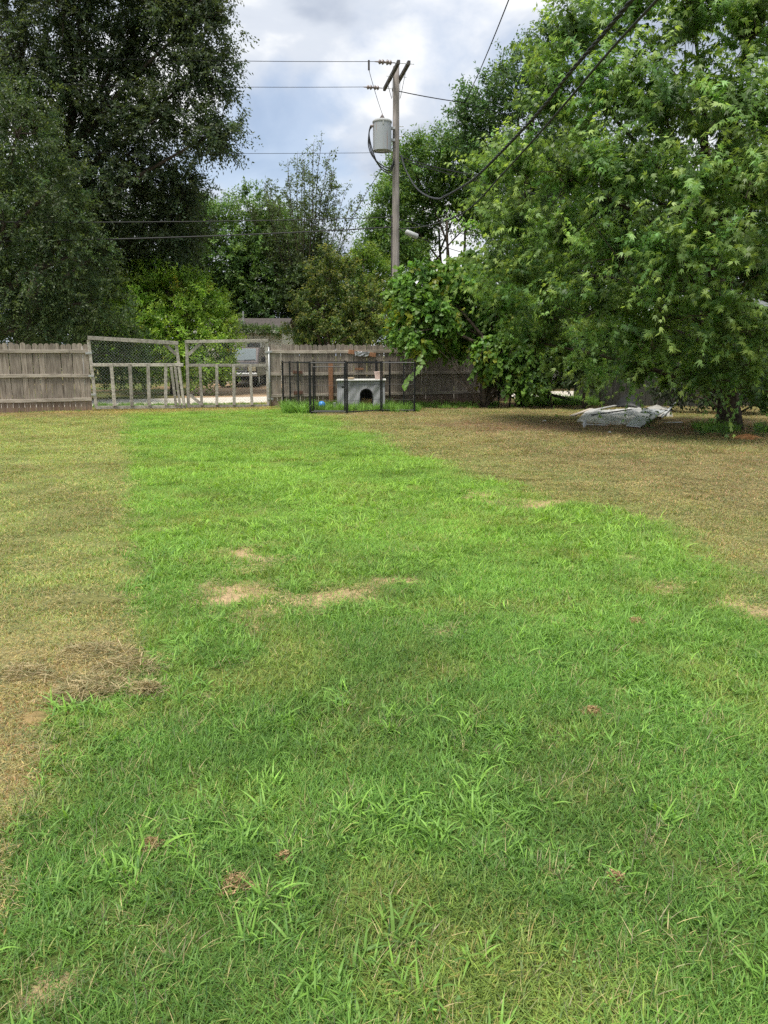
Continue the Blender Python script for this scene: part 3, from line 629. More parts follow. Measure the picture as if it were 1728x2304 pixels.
# ------------------------------------------------------------------ dog house under a grey tarp and the small things round it
def build_dog_house():
    Y = 22.35; xl, xr = (760-864)/FPX*Y, (866-864)/FPX*Y; zt = 0.80; dep = 0.8; base = Vector(((xl+xr)/2, Y, 0))
    o = thing('dog_house', base, 'grey tarp covered dog house with arched opening inside the pen', 'dog house')
    xa, xb = (811-864)/FPX*Y, (838-864)/FPX*Y; za, r = 0.40, (xb-xa)/2; xm = (xa+xb)/2
    # front sheet with a real arched hole: grid of the cloth, gently rumpled
    nx, nz = 54, 32; rng = np.random.default_rng(8); vs, fs = [], []
    keep = lambda x, z: not ((xa < x < xb and z < za) or ((x-xm)**2 + (z-za)**2 < r*r and z >= za))
    for j in range(nz+1):
        for i in range(nx+1):
            x = xl + (xr-xl)*i/nx; z = 0.02 + (zt-0.02)*j/nz
            bump = 0.022*math.sin(9*x + 5*z + 2*math.sin(6*z)) + 0.014*math.sin(23*x - 14*z) + 0.012*math.sin((x-xm)*14)*math.exp(-((z-0.66)/0.12)**2)*2
            if not keep(x, z) and keep(x, z+0.05): pass
            vs.append((x, Y + bump*0.6 - 0.03*(1 - z/zt), z))
    for j in range(nz):
        for i in range(nx):
            x = xl + (xr-xl)*(i+.5)/nx; z = 0.02 + (zt-0.02)*(j+.5)/nz
            if keep(x, z): a = j*(nx+1)+i; fs.append((a, a+1, a+nx+2, a+nx+1))
    mb = MB().add(vs, fs)
    # pull hole edge vertices onto the arch
    cover = mb.build('tarp_cover', M['tarp'], o, smooth=True)
    s = MB()
    for sx in (xl, xr):
        s.add([(sx, Y, 0.02), (sx, Y+dep, 0.02), (sx, Y+dep, zt), (sx, Y, zt), (sx, Y+dep/2, zt*.5)], [(0, 1, 4), (1, 2, 4), (2, 3, 4), (3, 0, 4)])
    s.add([(xl, Y+dep, 0.02), (xr, Y+dep, 0.02), (xr, Y+dep, zt), (xl, Y+dep, zt)], [(0, 1, 2, 3)]); s.build('tarp_sides', M['tarp'], o)
    MB().beam((xl-0.03, Y+dep/2-0.03, zt+0.014), (xr+0.03, Y+dep/2-0.03, zt+0.024), 0.03, dep+0.08, (0, 1, 0)).build('lid', M['white'], o)
    # inner box behind the arch
    k = MB(); k.box((xm, Y+0.045, za/2), (0.001, 0.001, 0.001)); rim = MB()
    arc = [(xa, 0.03)] + [(xm - r*math.cos(math.pi*q/12), za + r*math.sin(math.pi*q/12)) for q in range(13)] + [(xb, 0.03)]
    for q in range(len(arc)-1):
        (x0, z0), (x1, z1) = arc[q], arc[q+1]
        rim.beam((x0, Y+0.0, z0), (x1, Y+0.0, z1), 0.03, 0.07, (0, 1, 0))
    rim.build('door_rim', M['black_metal'], o)
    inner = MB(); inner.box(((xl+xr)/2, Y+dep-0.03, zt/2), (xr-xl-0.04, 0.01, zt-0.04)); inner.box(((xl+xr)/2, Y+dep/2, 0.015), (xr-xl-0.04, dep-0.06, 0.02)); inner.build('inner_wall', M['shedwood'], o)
    # straw bedding
    n = 900; a = rng.uniform(0, 6.283, n); P = np.stack([xm + rng.normal(0, 0.11, n), Y + 0.10 + np.abs(rng.normal(0, 0.14, n)), 0.04 + 0.22*rng.uniform(0, 1, n)], 1) - np.array(base)
    el = rng.normal(0, .5, n); d = np.stack([np.cos(a)*np.cos(el), np.sin(a)*np.cos(el), np.sin(el)], 1)*rng.uniform(.04, .1, n)[:, None]; w = np.array((0, 0, 0.006))
    v = np.stack([P-d-w, P-d+w, P+d+w, P+d-w], 1).reshape(-1, 3); v[:, 2] = np.maximum(v[:, 2], 0.03); k4 = (np.arange(n)*4)[:, None]
    tr = np.concatenate([k4+[0, 1, 2], k4+[0, 2, 3]]); col = np.repeat(np.array((0.42, 0.29, 0.13))*rng.normal(1, .25, (n, 1)).clip(.4, 1.6), 4, 0)
    st = link_mesh('straw_bedding', np_mesh('straw_bedding', v, tr, col), M['strand'], None, base); tag(st, 'tan straw heaped inside the dog house opening', 'straw', kind='stuff')
    # on the lid
    bx, by = (852.5-864)/FPX*Y, Y+0.25
    b = MB().lathe([(0.001, 0.0), (0.105, 0.0), (0.135, 0.20), (0.142, 0.20), (0.142, 0.212), (0.128, 0.212), (0.10, 0.02), (0.001, 0.02)], 24, (bx, by, zt+0.04))
    one('bucket', b, M['pinkwhite'], (bx, by, zt+0.04), 'pale pink bucket standing on the dog house lid', 'bucket', None, True)
    tx = (790-864)/FPX*Y; t = MB(); t.lathe([(0.001, 0), (0.075, 0), (0.11, 0.06), (0.10, 0.06), (0.07, 0.012), (0.001, 0.012)], 20, (tx, by-0.1, zt+0.035))
    one('bowl', t, M['tan'], (tx, by-0.1, zt+0.035), 'small tan bowl on the left of the dog house lid', 'bowl', None, True)
M['tarp'] = plain('grey_tarp', (0.27, 0.275, 0.28), 0.55, 0.0, 0.1, 5)
M['pinkwhite'] = plain('faded_pink_plastic', (0.66, 0.50, 0.46), 0.5, var=0.15, scale=14)
M['tan'] = plain('tan_plastic', (0.42, 0.33, 0.22), 0.6)
M['blue'] = plain('blue_rubber', (0.05, 0.24, 0.62), 0.35, var=0.1, scale=3)
build_dog_house()
def ball():
    c = Vector(((725-864)/FPX*21.6, 21.6, 0)); mb = MB(); prof = [(max(0.0005, 0.105*math.sin(math.pi*k/14)), 0.105 - 0.105*math.cos(math.pi*k/14)) for k in range(15)]
    mb.lathe(prof, 24, c); o = thing('ball', c, 'blue ball lying in the grass inside the pen', 'ball'); o.location = c + Vector((0, 0, 0.06))
    for v in range(len(mb.v)): mb.v[v] = (mb.v[v][0], mb.v[v][1], mb.v[v][2] + 0.06)
    mb.build('shell', M['blue'], o, smooth=True)
    s = MB(); ring = [(c.x + 0.1065*math.cos(a)*0.8, c.y + 0.1065*math.sin(a), c.z + 0.165 + 0.1065*math.cos(a)*0.6) for a in [2*math.pi*k/32 for k in range(33)]]; s.tube(ring, 0.003, 5); s.build('seam', M['blue'], o)
ball()
c = Vector(((754-864)/FPX*21.9, 21.9, 0)); mb = MB().lathe([(0.001, 0), (0.045, 0), (0.048, 0.01), (0.046, 0.02), (0.046, 0.19), (0.05, 0.2), (0.05, 0.205), (0.042, 0.205), (0.042, 0.03), (0.001, 0.03)], 18, c)
one('metal_can', mb, M['galv'], c, 'small silver metal can in the grass right of the blue ball', 'can', None, True)
# boards and rag on the fence
b0, b1 = fpt(784, 791, 0.06), fpt(845, 799, 0.06); mb = MB(); mb.beam(b0, b1, 0.12, 0.022)
one('board', mb, M['orange_wood'], (b0 + b1)/2, 'short brown board nailed high on the fence behind silver foil', 'board')
p0, p1 = fpt(745, 898, 0.10), fpt(744, 816, 0.07); p0.z = 0.0; mb = MB(); mb.beam(p0, p1, 0.135, 0.02); one('plank', mb, M['orange_wood'], p0, 'tall orange plank leaning upright against the fence inside the pen', 'plank')
for a, b, w, lab in (((799, 830), (818, 830), .06, 'small orange block on the middle rail above the dog house'), ((659, 837), (680, 838), .09, 'dark reddish board piece on the middle rail at the pen left'), ((661, 884), (681, 883), .10, 'dark reddish board piece on the bottom rail at the pen left')):
    a, b = fpt(*a, 0.062), fpt(*b, 0.062); mb = MB(); mb.beam(a, b, w, 0.024); one('board', mb, M['orange_wood'] if 'orange' in lab else M['redwood'], (a+b)/2, lab, 'board')
def crumple(name, corners, nx, ny, amp, seed, m, label, cat, freq=3.0, lift=None):
    """a rumpled sheet over four corner points"""
    A, B, C, D = (Vector(c) for c in corners); rng = random.Random(seed); ph = [rng.uniform(0, 6) for _ in range(12)]; vs, fs = [], []
    n = (B-A).cross(D-A).normalized()
    if n.z < 0: n = -n
    for j in range(ny+1):
        for i in range(nx+1):
            u, v = i/nx, j/ny; p = (A*(1-u)+B*u)*(1-v) + (D*(1-u)+C*u)*v
            f1 = math.exp(-(math.sin(freq*(u*2.1 + v*1.3) + ph[0] + 1.6*math.sin(freq*v*1.3 + ph[1] + u*2))/0.35)**2); f2 = math.exp(-(math.sin(freq*1.9*(v*2.2 - u*1.6) + ph[2] + 1.4*math.sin(5*u + ph[3]))/0.3)**2); f5 = math.exp(-(math.sin(freq*3.3*(v*1.1 + u*1.9) + ph[6] + 2*math.sin(4*v + ph[7]))/0.3)**2); f3 = math.sin(freq*6*u + ph[4])*math.sin(freq*5*v + ph[5])
            h = amp*(0.5*f1 + 0.32*f2 + 0.2*f5 + 0.08*f3)
            if lift: h = h*min(1.0, 5*min(u, 1-u, v, 1-v) + .1) + lift(u, v)
            vs.append(p + n*h + Vector((0.05*amp*math.sin(31*v + ph[8]), 0.05*amp*math.sin(27*u + ph[9]), 0)))
    for j in range(ny):
        for i in range(nx): a = j*(nx+1)+i; fs.append((a, a+1, a+nx+2, a+nx+1))
    base = Vector((sum(c.x for c in (A, B, C, D))/4, sum(c.y for c in (A, B, C, D))/4, min(c.z for c in (A, B, C, D))))
    o = one(name, MB().add(vs, fs), m, base, label, cat, None, True)
    sm = o.modifiers.new('thickness', 'SOLIDIFY'); sm.thickness = 0.004
    return o
M['foil'] = plain('silver_black_foil', (0.45, 0.46, 0.48), 0.3, 0.6, 0.6, 9)
crumple('foil_scrap', [fpt(797, 790, 0.10), fpt(832, 792, 0.10), fpt(828, 803, 0.12), fpt(799, 801, 0.12)], 18, 10, 0.05, 4, M['foil'], 'crumpled silver and black foil hanging on the fence board', 'foil')

# ------------------------------------------------------------------ utility pole, transformer, wires
PY = 26.2; PX = 0.375; POLE_H = at(889, 150, PY).z
def build_pole():
    o = thing('utility_pole', (PX, PY, 0), 'tall grey timber utility pole with double crossarm rising behind the fence', 'utility pole')
    n = 14; pts = [(PX, PY, POLE_H*k/n) for k in range(n+1)]; mb = MB(); mb.tube(pts, [0.135 - 0.038*k/n for k in range(n+1)], 18); mb.build('shaft', M['pole'], o, smooth=True)
    zA = at(897, 140, PY-1.2).z
    d = Vector((math.sin(R(10)), -math.cos(R(10)), 0)); e = Vector((math.cos(R(10)), math.sin(R(10)), 0))
    arms = []
    for sgn in (-1, 1):
        c = Vector((PX, PY, zA)) + e*sgn*0.155; a, b = c - d*1.22, c + d*1.22; arms.append((a, b))
        arm = MB().beam(a, b, 0.115, 0.09, e).build('crossarm', M['arm'], o)
        for t in (-0.42, 0.42): MB().beam(c + d*t + e*sgn*0.052 - Vector((0, 0, 0.03)), Vector((PX, PY, zA-0.62)) + e*sgn*0.13 + d*t*0.12, 0.035, 0.008, e).build('brace', M['black_metal'], o)
    for t in (-1.12, 0, 1.12):
        q = Vector((PX, PY, zA)) + d*t; MB().tube([q - e*0.3, q + e*0.33], 0.01, 6).build('bolt', M['galv'], o)
    for k, t in enumerate((1.12, -1.12)):        # dead-end insulator strings, left side
        q = Vector((PX, PY, zA)) + d*t - e*0.24; L = 0.62; ax = -e
        prof = [(0.0, .014), (.10, .014), (.12, .055), (.16, .075), (.18, .03), (.21, .06), (.25, .08), (.28, .03), (.33, .028), (.35, .06), (.39, .078), (.41, .03), (.44, .055), (.48, .07), (.51, .02), (.62, .012)]
        MB().tube([q + ax*x for x, _ in prof], [r for _, r in prof], 12).build('insulator', M['porcelain'], o, smooth=True)
        arms.append(q + ax*L)
    for z in (at(889, 285, PY).z, at(889, 307, PY).z): MB().tube([(PX+0.09, PY-.02, z), (PX+0.24, PY-.02, z)], 0.012, 6).build('bolt', M['galv'], o)
    MB().tube([(PX-0.135, PY-0.05, 1.5), (PX-0.13, PY-0.05, 5.9)], 0.018, 6).build('conduit', M['arm'], o)
    return zA, d, e, arms[2], arms[3]
zA, AD, AE, ins_near, ins_far = build_pole()
def span(name, a, b, sag, r, m, label, n=28, group='overhead wires', twist=0, side=6, cat='wire'):
    a, b = Vector(a), Vector(b); pts = []
    for k in range(n+1):
        t = k/n; pts.append(a*(1-t) + b*t - Vector((0, 0, 4*sag*t*(1-t))))
    mb = MB()
    if twist:
        for s in range(3):
            q = []
            m2 = n*twist
            for k in range(m2+1):
                t = k/m2; p = a*(1-t) + b*t - Vector((0, 0, 4*sag*t*(1-t))); an = t*(b-a).length*2*math.pi/0.55 + s*2.094
                q.append(p + Vector((math.cos(an), 0, math.sin(an)))*r*0.95)
            mb.tube(q, r*0.85, 5, False)
    else: mb.tube(pts, r, side, False)
    return one(name, mb, m, a, label, cat, group, True)
LDIR = Vector((-math.cos(R(9)), -math.sin(R(9)), 0))
def left_end(a, L=36.0, dz=0.0): return Vector(a) + LDIR*L + Vector((0, 0, dz))
span('power_line', ins_near, left_end(ins_near), 0.5, 0.0075, M['grey_wire'], 'topmost thin power line running left from the upper crossarm end')
span('power_line', ins_far, left_end(ins_far), 0.5, 0.0075, M['grey_wire'], 'second power line running left from the lower crossarm end')
zN = at(889, 345, PY).z; span('neutral_line', (PX-0.12, PY-0.1, zN), left_end((PX-0.12, PY-0.1, zN)), 0.45, 0.0065, M['grey_wire'], 'neutral line leaving the pole leftward just under the transformer')
zT1, zT2 = at(889, 490, PY).z, at(889, 512, PY).z
span('telephone_line', (PX-0.12, PY-0.1, zT1), left_end((PX-0.12, PY-0.1, zT1)), 0.5, 0.013, M['black_cable'], 'upper of the two low black lines running left across the trees')
span('telephone_line', (PX-0.12, PY-0.1, zT2), left_end((PX-0.12, PY-0.1, zT2), 36, -0.35), 0.65, 0.019, M['black_cable'], 'lower and thicker of the two low black lines running left')
# jumper from the near primary down to the transformer
def build_transformer():
    c = at(860, 340, PY-0.25); top = at(860, 276, PY-0.25); h = top.z - c.z; r = 19.5*mpp(PY)*0.98; q = Vector((c.x, PY-0.25, c.z))
    o = thing('transformer', q, 'grey steel transformer can with rust streaks hung on the pole', 'transformer')
    mb = MB(); mb.lathe([(0.001, 0.03), (r*0.96, 0.03), (r*0.98, 0.0), (r, 0.0), (r, h), (r*0.98, h)], 32, q); mb.build('tank', M['trans'], o, smooth=False)
    MB().lathe([(r*1.04, h-0.02), (r*1.06, h), (r*1.06, h+0.025), (r*0.9, h+0.07), (r*0.4, h+0.10), (0.001, h+0.105)], 32, q).build('lid', M['galv2'], o, smooth=False)
    MB().lathe([(0.05, h+0.09), (0.07, h+0.11), (0.045, h+0.13), (0.075, h+0.15), (0.045, h+0.17), (0.06, h+0.19), (0.02, h+0.21), (0.012, h+0.26), (0.001, h+0.26)], 14, q).build('bushing', M['porcelain'], o, smooth=True)
    for z in (h*0.42, h*0.84): MB().box((q.x + (PX-q.x)*0.62, PY-0.13, q.z+z), ((PX-q.x)*0.62, 0.12, 0.07)).build('bracket', M['galv'], o)
    for k in range(3): MB().tube([(q.x - r*0.93 - 0.03*k, q.y - 0.10 + 0.1*k, q.z+h*0.86), (q.x - r*1.28, q.y-0.10+0.1*k, q.z+h*0.86)], 0.03, 8).build('terminal', M['porcelain'], o)
    MB().box((q.x + r*0.12, q.y - r*0.985, q.z+h*0.94), (0.04, 0.03, 0.13)).build('lid_clamp', M['galv2'], o)
    # low-voltage leads looping down from the terminals to the pole
    for k in range(3):
        s = Vector((q.x - r*1.25, q.y - 0.10 + 0.1*k, q.z + h*0.86)); e = Vector((PX-0.05, PY-0.16, zN - 0.18 - 0.08*k))
        b1 = s + Vector((-0.06+0.05*k, 0, -h*0.75)); b2 = Vector((q.x - r*0.75 + 0.06*k, s.y, q.z - 0.28 - 0.07*k)); b3 = Vector(((q.x+PX)/2, s.y, q.z - 0.52 - .05*k)); pts = []
        ctrl = [s, s + Vector((-0.05, 0, -0.2)), b1, b2, b3, e]
        for i in range(len(ctrl)-1):
            p0, p1, p2, p3 = ctrl[max(i-1, 0)], ctrl[i], ctrl[i+1], ctrl[min(i+2, len(ctrl)-1)]
            for j in range(6):
                t = j/6; pts.append(0.5*((2*p1) + (p2-p0)*t + (2*p0-5*p1+4*p2-p3)*t*t + (3*p1-p0-3*p2+p3)*t**3))
        pts.append(e); MB().tube(pts, 0.017, 6).build('lead', M['black_cable'], o, smooth=True)
    bt = q + Vector((0, 0, h+0.26)); j = ins_near + LDIR*0.12; pts = [bt, bt*0.66 + j*0.34 + Vector((-0.06, 0, 0)), bt*0.33 + j*0.67 + Vector((-0.09, 0, 0)), j + Vector((0, 0, -0.2)), j]
    span('jumper_wire', bt, j + Vector((-0.05, 0, -0.22)), 0.05, 0.008, M['black_cable'], 'thin jumper from the upper line down to the transformer top')
    one('line_clamp', MB().beam(j + Vector((-0.05, 0, -0.24)), j + Vector((-0.05, 0, 0.03)), 0.05, 0.04), M['arm'], j + Vector((-0.05, 0, -0.2)), 'small clamp hanging on the upper power line', 'clamp')
def trans_mat():
    m, nt, b = new_mat('painted_tank'); N, L = nt.nodes, nt.links
    tc = N.new('ShaderNodeTexCoord'); mp = N.new('ShaderNodeMapping'); mp.inputs['Scale'].default_value = (16, 16, 0.5); L.new(tc.outputs['Object'], mp.inputs[0])
    n = N.new('ShaderNodeTexNoise'); n.inputs['Scale'].default_value = 1.0; n.inputs['Detail'].default_value = 3; L.new(mp.outputs[0], n.inputs['Vector'])
    r = N.new('ShaderNodeValToRGB'); L.new(n.outputs[0], r.inputs[0]); e = r.color_ramp.elements; e[0].position = 0.58; e[0].color = (0.34, 0.365, 0.39, 1); e[1].position = 0.66; e[1].color = (0.30, 0.17, 0.12, 1)
    L.new(r.outputs[0], b.inputs['Base Color']); b.inputs['Roughness'].default_value = 0.5; return m
M['trans'] = trans_mat(); M['galv2'] = plain('grey_painted_steel', (0.36, 0.37, 0.37), 0.5, 0.0)
build_transformer()
# service drops: twisted triplex and telephone drop passing over the camera's right
a = Vector((PX+0.12, PY-0.12, zN-0.12)); b = at(1470, -60, 6.6)
def drop(a, mid, b, r, m, label, name, twist, cat='cable'):
    """a cable through three points"""
    n = 150 if twist else 60; P = []
    for k in range(n+1):
        t = k/n; P.append(a*(1-t)**2 + mid*2*t*(1-t) + b*t*t)
    mb = MB()
    if twist:
        for s in range(3):
            q = []; ln = 0
            for k in range(n*4+1):
                t = k/(n*4); p = a*(1-t)**2 + mid*2*t*(1-t) + b*t*t; an = t*190 + s*2.094
                q.append(p + Vector((math.cos(an), 0, math.sin(an)))*r*0.9)
            mb.tube(q, r*0.82, 5, False)
    else: mb.tube(P, r, 8, False)
    one(name, mb, m, a, label, cat, 'overhead wires', True)
def plane_pt(px, py, x0, m):          # where the sight line meets the cable's vertical plane X = x0 + m*(26.1-Y)
    d = ray(px, py); t = (x0 + m*26.1) / (d.x + m*d.y); return Vector((0, 0, CAM_H)) + d*t
def cat_rom(ctrl, k):
    pts = []
    for i in range(len(ctrl)-1):
        p0, p1, p2, p3 = ctrl[max(i-1, 0)], ctrl[i], ctrl[i+1], ctrl[min(i+2, len(ctrl)-1)]
        for j in range(k):
            t = j/k; pts.append(0.5*((2*p1) + (p2-p0)*t + (2*p0-5*p1+4*p2-p3)*t*t + (3*p1-p0-3*p2+p3)*t**3))
    pts.append(ctrl[-1]); return pts
def cable(rows, x0, m, r, label, name, twist):
    P = [plane_pt(*q, x0, m) for q in rows]; P.append(P[-1] + (P[-1]-P[-2])*1.6); P = cat_rom(P, 60 if twist else 10); mb = MB()
    if twist:
        an = [0.0]
        for i in range(1, len(P)): an.append(an[-1] + (P[i]-P[i-1]).length*2*math.pi/0.42)
        for s_ in range(3): mb.tube([p + Vector((math.cos(a_ + s_*2.094), 0, math.sin(a_ + s_*2.094)))*r*.9 for p, a_ in zip(P, an)], r*.82, 5, False)
    else: mb.tube(P, r, 8, False)
    one(name, mb, M['black_cable'], P[0], label, 'cable', 'overhead wires', True)
cable([(903, 349), (912, 380), (935, 420), (960, 440), (985, 447), (1000, 442), (1040, 420), (1083, 387), (1206, 259), (1281, 165), (1351, 84), (1421, 0)], 0.5, 0.10, 0.0145, 'thick twisted black service cable sagging from pole to upper right', 'service_cable', True)
cable([(897, 515), (960, 508), (1044, 478), (1132, 390), (1246, 263), (1364, 124), (1478, 0)], 0.5, 0.105, 0.0135, 'smooth black telephone drop just below the twisted cable', 'telephone_drop', False)
# pale bare loop where the service cable leaves the pole
pa = Vector((PX+0.10, PY-0.1, zN)); span('guy_wire', (PX+0.1, PY, zA-0.42), at(1045, 231, 27.6), 0.02, 0.014, M['grey_wire'], 'wire slanting down right from the pole top')
span('guy_wire', at(1045, 231, 27.6), at(1160, -40, 14.5), 0.1, 0.012, M['grey_wire'], 'steep wire climbing from the mid air junction to the top edge')
span('guy_wire', at(1045, 231, 27.6), at(1320, 300, 34), 0.05, 0.010, M['grey_wire'], 'faint wire running on right from the junction into the trees')
for k, (py0, px1, py1, Y1, r, lab) in enumerate(((352, 1150, 402, 27.5, .018, 'upper black secondary cable running right from the pole into leaves'), (358, 1300, 452, 29, .014, 'lower black secondary cable running right behind the leaves'), (492, 1160, 538, 28, .013, 'black telephone line running right below the splice height'), (515, 1120, 585, 29, .010, 'lowest thin line descending right behind the pole'))):
    a = at(893, py0, PY); span('secondary_cable', (PX+0.11, PY+0.02, a.z), at(px1, py1, Y1), 0.12, r, M['black_cable'], lab)
a = at(912, 521, PY-.1); b = at(941, 533, PY-.1); mb = MB(); mb.tube([a, a*.97+b*.03, a*.9+b*.1, a*.1+b*.9, a*.03+b*.97, b], [.02, .06, .085, .085, .07, .02], 14); one('splice_case', mb, M['galv2'], a, 'grey tubular splice case hanging just right of the pole', 'splice case', None, True)
a = at(800, 430, 30); span('guy_wire', at(858, 378, PY), at(770, 520, 38), 0.05, 0.010, M['black_cable'], 'thin dark wire slanting down left behind the transformer')

# ------------------------------------------------------------------ trees and shrubs
M['leaf'] = leaf_mat('leaves', 'col', transl=0.46, rough=0.45, spec=0.4)
LEAF = (np.array([(0, 0, 0), (-.24, .42, .05), (0, 1, -.06), (.24, .42, .05)]), np.array([(0, 2, 1), (0, 3, 2)]))
MAPLE = (np.array([(0, 0, 0), (-.11, .42, .03), (0, 1, -.16), (.11, .42, .03), (-.40, .72, -.10), (-.2, .12, 0), (.40, .72, -.10), (.2, .12, 0)]), np.array([(0, 2, 1), (0, 3, 2), (0, 4, 5), (0, 1, 4), (0, 6, 3), (0, 7, 6)]))
HEART = (np.array([(0, .08, 0), (-.36, .0, .05), (-.46, .35, .04), (0, 1, -.1), (.46, .35, .04), (.36, .0, .05)]), np.array([(0, 2, 1), (0, 3, 2), (0, 4, 3), (0, 5, 4)]))
def unit(a): return a / np.maximum(np.linalg.norm(a, axis=-1, keepdims=True), 1e-9)
def make_leaves(P, D, Nn, size, templ, col):
    tv, tf = templ; D = unit(D); Sd = unit(np.cross(D, Nn)); Nn = np.cross(Sd, D)
    n = len(P); vs = P[:, None, :] + size[:, None, None]*(tv[None, :, 0:1]*Sd[:, None, :] + tv[None, :, 1:2]*D[:, None, :] + tv[None, :, 2:3]*Nn[:, None, :])
    tr = (np.arange(n)*len(tv))[:, None, None] + tf[None]
    return vs.reshape(-1, 3), tr.reshape(-1, 3), np.repeat(col, len(tv), 0)
def px_lobes(rows):
    """(column, row, distance, half-width px, half-height px, half-depth m) -> lobes in metres"""
    out = []
    for px, py, Y, rx, ry, rd in rows:
        c = at(px, py, Y); k = mpp(Y); out.append((c.x, c.y, c.z, rx*k, rd, ry*k))
    return np.array(out)
def tree(name, label, cat, base, lobes, seed, leaf=0.10, templ=LEAF, dens=9.0, twigs=5, lpt=9, tlen=0.5, upb=0.25, spread=0.9, droop=0.25, ldroop=0.25,
         col=(0.05, 0.09, 0.025), col2=None, p2=0.15, tip=None, shell=(0.62, 1.06), trunk_r=0.22, stems=1, limb_n=14, rough=0.28, group=None, twig_r=0.008, trunk_top=0.55, lean=0.0, limb_r=0.045, back=0.0, stem_spread=0.5, branches=0.25, cull=0.7, nout=0.35, clv=0.24, fm=1.55):
    rng = np.random.default_rng(seed); base = np.array(base, float); o = thing(name, tuple(base), label, cat, group)
    C, A = [], []
    for i, (cx, cy, cz, rx, ry, rz) in enumerate(lobes):
        area = 4*math.pi*(((rx*ry)**1.6 + (rx*rz)**1.6 + (ry*rz)**1.6)/3)**(1/1.6); n = max(6, int(area*dens))
        d = unit(rng.normal(0, 1, (n, 3)))
        if back < 0: d[:, 1] = np.where(rng.uniform(0, 1, n) < -back, -np.abs(d[:, 1]), d[:, 1])
        r = rng.uniform(shell[0], shell[1], n) * (1 + rough*np.sin(d[:, 0]*5 + i)*np.sin(d[:, 2]*6 + 2*i) + rough*0.6*np.sin(d[:, 1]*7 + d[:, 0]*9 + i*3))
        r = np.minimum(r, 1.12 + 0.06*rng.uniform(0, 1, n)); p = np.array((cx, cy, cz)) + d*np.array((rx, ry, rz))*r[:, None]; oo = unit(d/np.array((rx, ry, rz)))
        ok = p[:, 2] > 0.25
        for j, (ax, ay, az, bx, by, bz) in enumerate(lobes):
            if j != i: ok &= (((p - np.array((ax, ay, az)))/np.array((bx, by, bz)))**2).sum(1) > cull**2
        C.append(p[ok]); A.append(oo[ok])
    C, A = np.concatenate(C), np.concatenate(A); n = len(C)
    cl = np.exp(rng.normal(0, clv, n)).clip(0.5, 1.75); hue = rng.normal(0, 1, n).clip(-1.1, 1.6)
    T = unit(A[:, None, :]*0.9 + rng.normal(0, spread*0.58, (n, twigs, 3)) + np.array((0, 0, upb)))
    L = tlen*rng.uniform(0.55, 1.3, (n, twigs, 1)); t = (np.arange(lpt)[None, None, :] + rng.uniform(0, 1, (n, twigs, lpt)))/lpt
    S0 = C[:, None, :] - A[:, None, :]*tlen*0.45
    P = S0[:, :, None, :] + T[:, :, None, :]*(L*t)[..., None]; P[..., 2] -= droop*(L*t*t)*0.8
    side = unit(np.cross(T, rng.normal(0, 1, T.shape)))[:, :, None, :] * np.where(np.arange(lpt) % 2, 1.0, -1.0)[None, None, :, None]
    D = T[:, :, None, :]*0.55 + side*0.75 + rng.normal(0, 0.35, P.shape); D[..., 2] -= ldroop
    Nn = np.zeros(P.shape); Nn[..., 2] = 0.75; Nn += rng.normal(0, 0.5, P.shape) + A[:, None, None, :]*nout
    base_c = np.array(col)*fm*cl[:, None]; base_c = base_c*(1 + np.stack([hue*0.12, hue*0.03, -hue*0.05], 1))
    cc = np.broadcast_to(base_c[:, None, None, :], P.shape).copy() * rng.normal(1, 0.16, P.shape[:3] + (1,)).clip(0.5, 1.6)
    if col2 is not None:
        k = (rng.uniform(0, 1, (n, 1, 1)) < p2) & (rng.uniform(0, 1, P.shape[:3]) < 0.8); cc = np.where(k[..., None], np.array(col2)*rng.normal(1, .15, P.shape[:3] + (1,)).clip(.5, 1.5), cc)
    if tip is not None:
        w = np.clip((t-0.55)/0.45, 0, 1)[..., None]*np.clip(rng.uniform(-.2, 1, (n, twigs, 1, 1)), 0, 1); cc = cc*(1-w) + np.array(tip)*fm*0.9*w
    size = leaf*rng.uniform(0.65, 1.25, P.shape[:3])
    v, tr, vc = make_leaves(P.reshape(-1, 3) - base, D.reshape(-1, 3), Nn.reshape(-1, 3), size.ravel(), templ, cc.reshape(-1, 3))
    tag(link_mesh('crown', np_mesh('crown', v, tr, vc), M['leaf'], o), kind='stuff')
    # trunk, limbs to the lobes, twigs to the clumps
    zc = lobes[:, 2].max(); cen = lobes[:, :3].mean(0); rr = random.Random(seed)
    tops = []
    for s in range(stems):
        off = Vector((rr.uniform(-1, 1), rr.uniform(-1, 1), 0))*stem_spread*(0 if stems == 1 else 1)
        top = Vector((base[0]*(1-.5) + cen[0]*.5, base[1]*.5 + cen[1]*.5, zc*trunk_top)) + off*2.2; b0 = Vector(base) + off*0.35
        pts = [b0 + (top-b0)*(k/7) + Vector((math.sin(k*1.3 + s + seed)*0.05, math.cos(k*1.7 + s)*0.05, 0))*min(1.0, zc/6) for k in range(8)]
        rad = [trunk_r*(1.35 if k == 0 else 1.0)*(1 - 0.07*k) for k in range(8)]
        pts[0].z = -0.05; MB().tube(pts, rad, 10).build('trunk', M['bark'], o, smooth=True); tops.append(pts)
    order = sorted(range(len(lobes)), key=lambda i: -lobes[i, 3])[:limb_n]
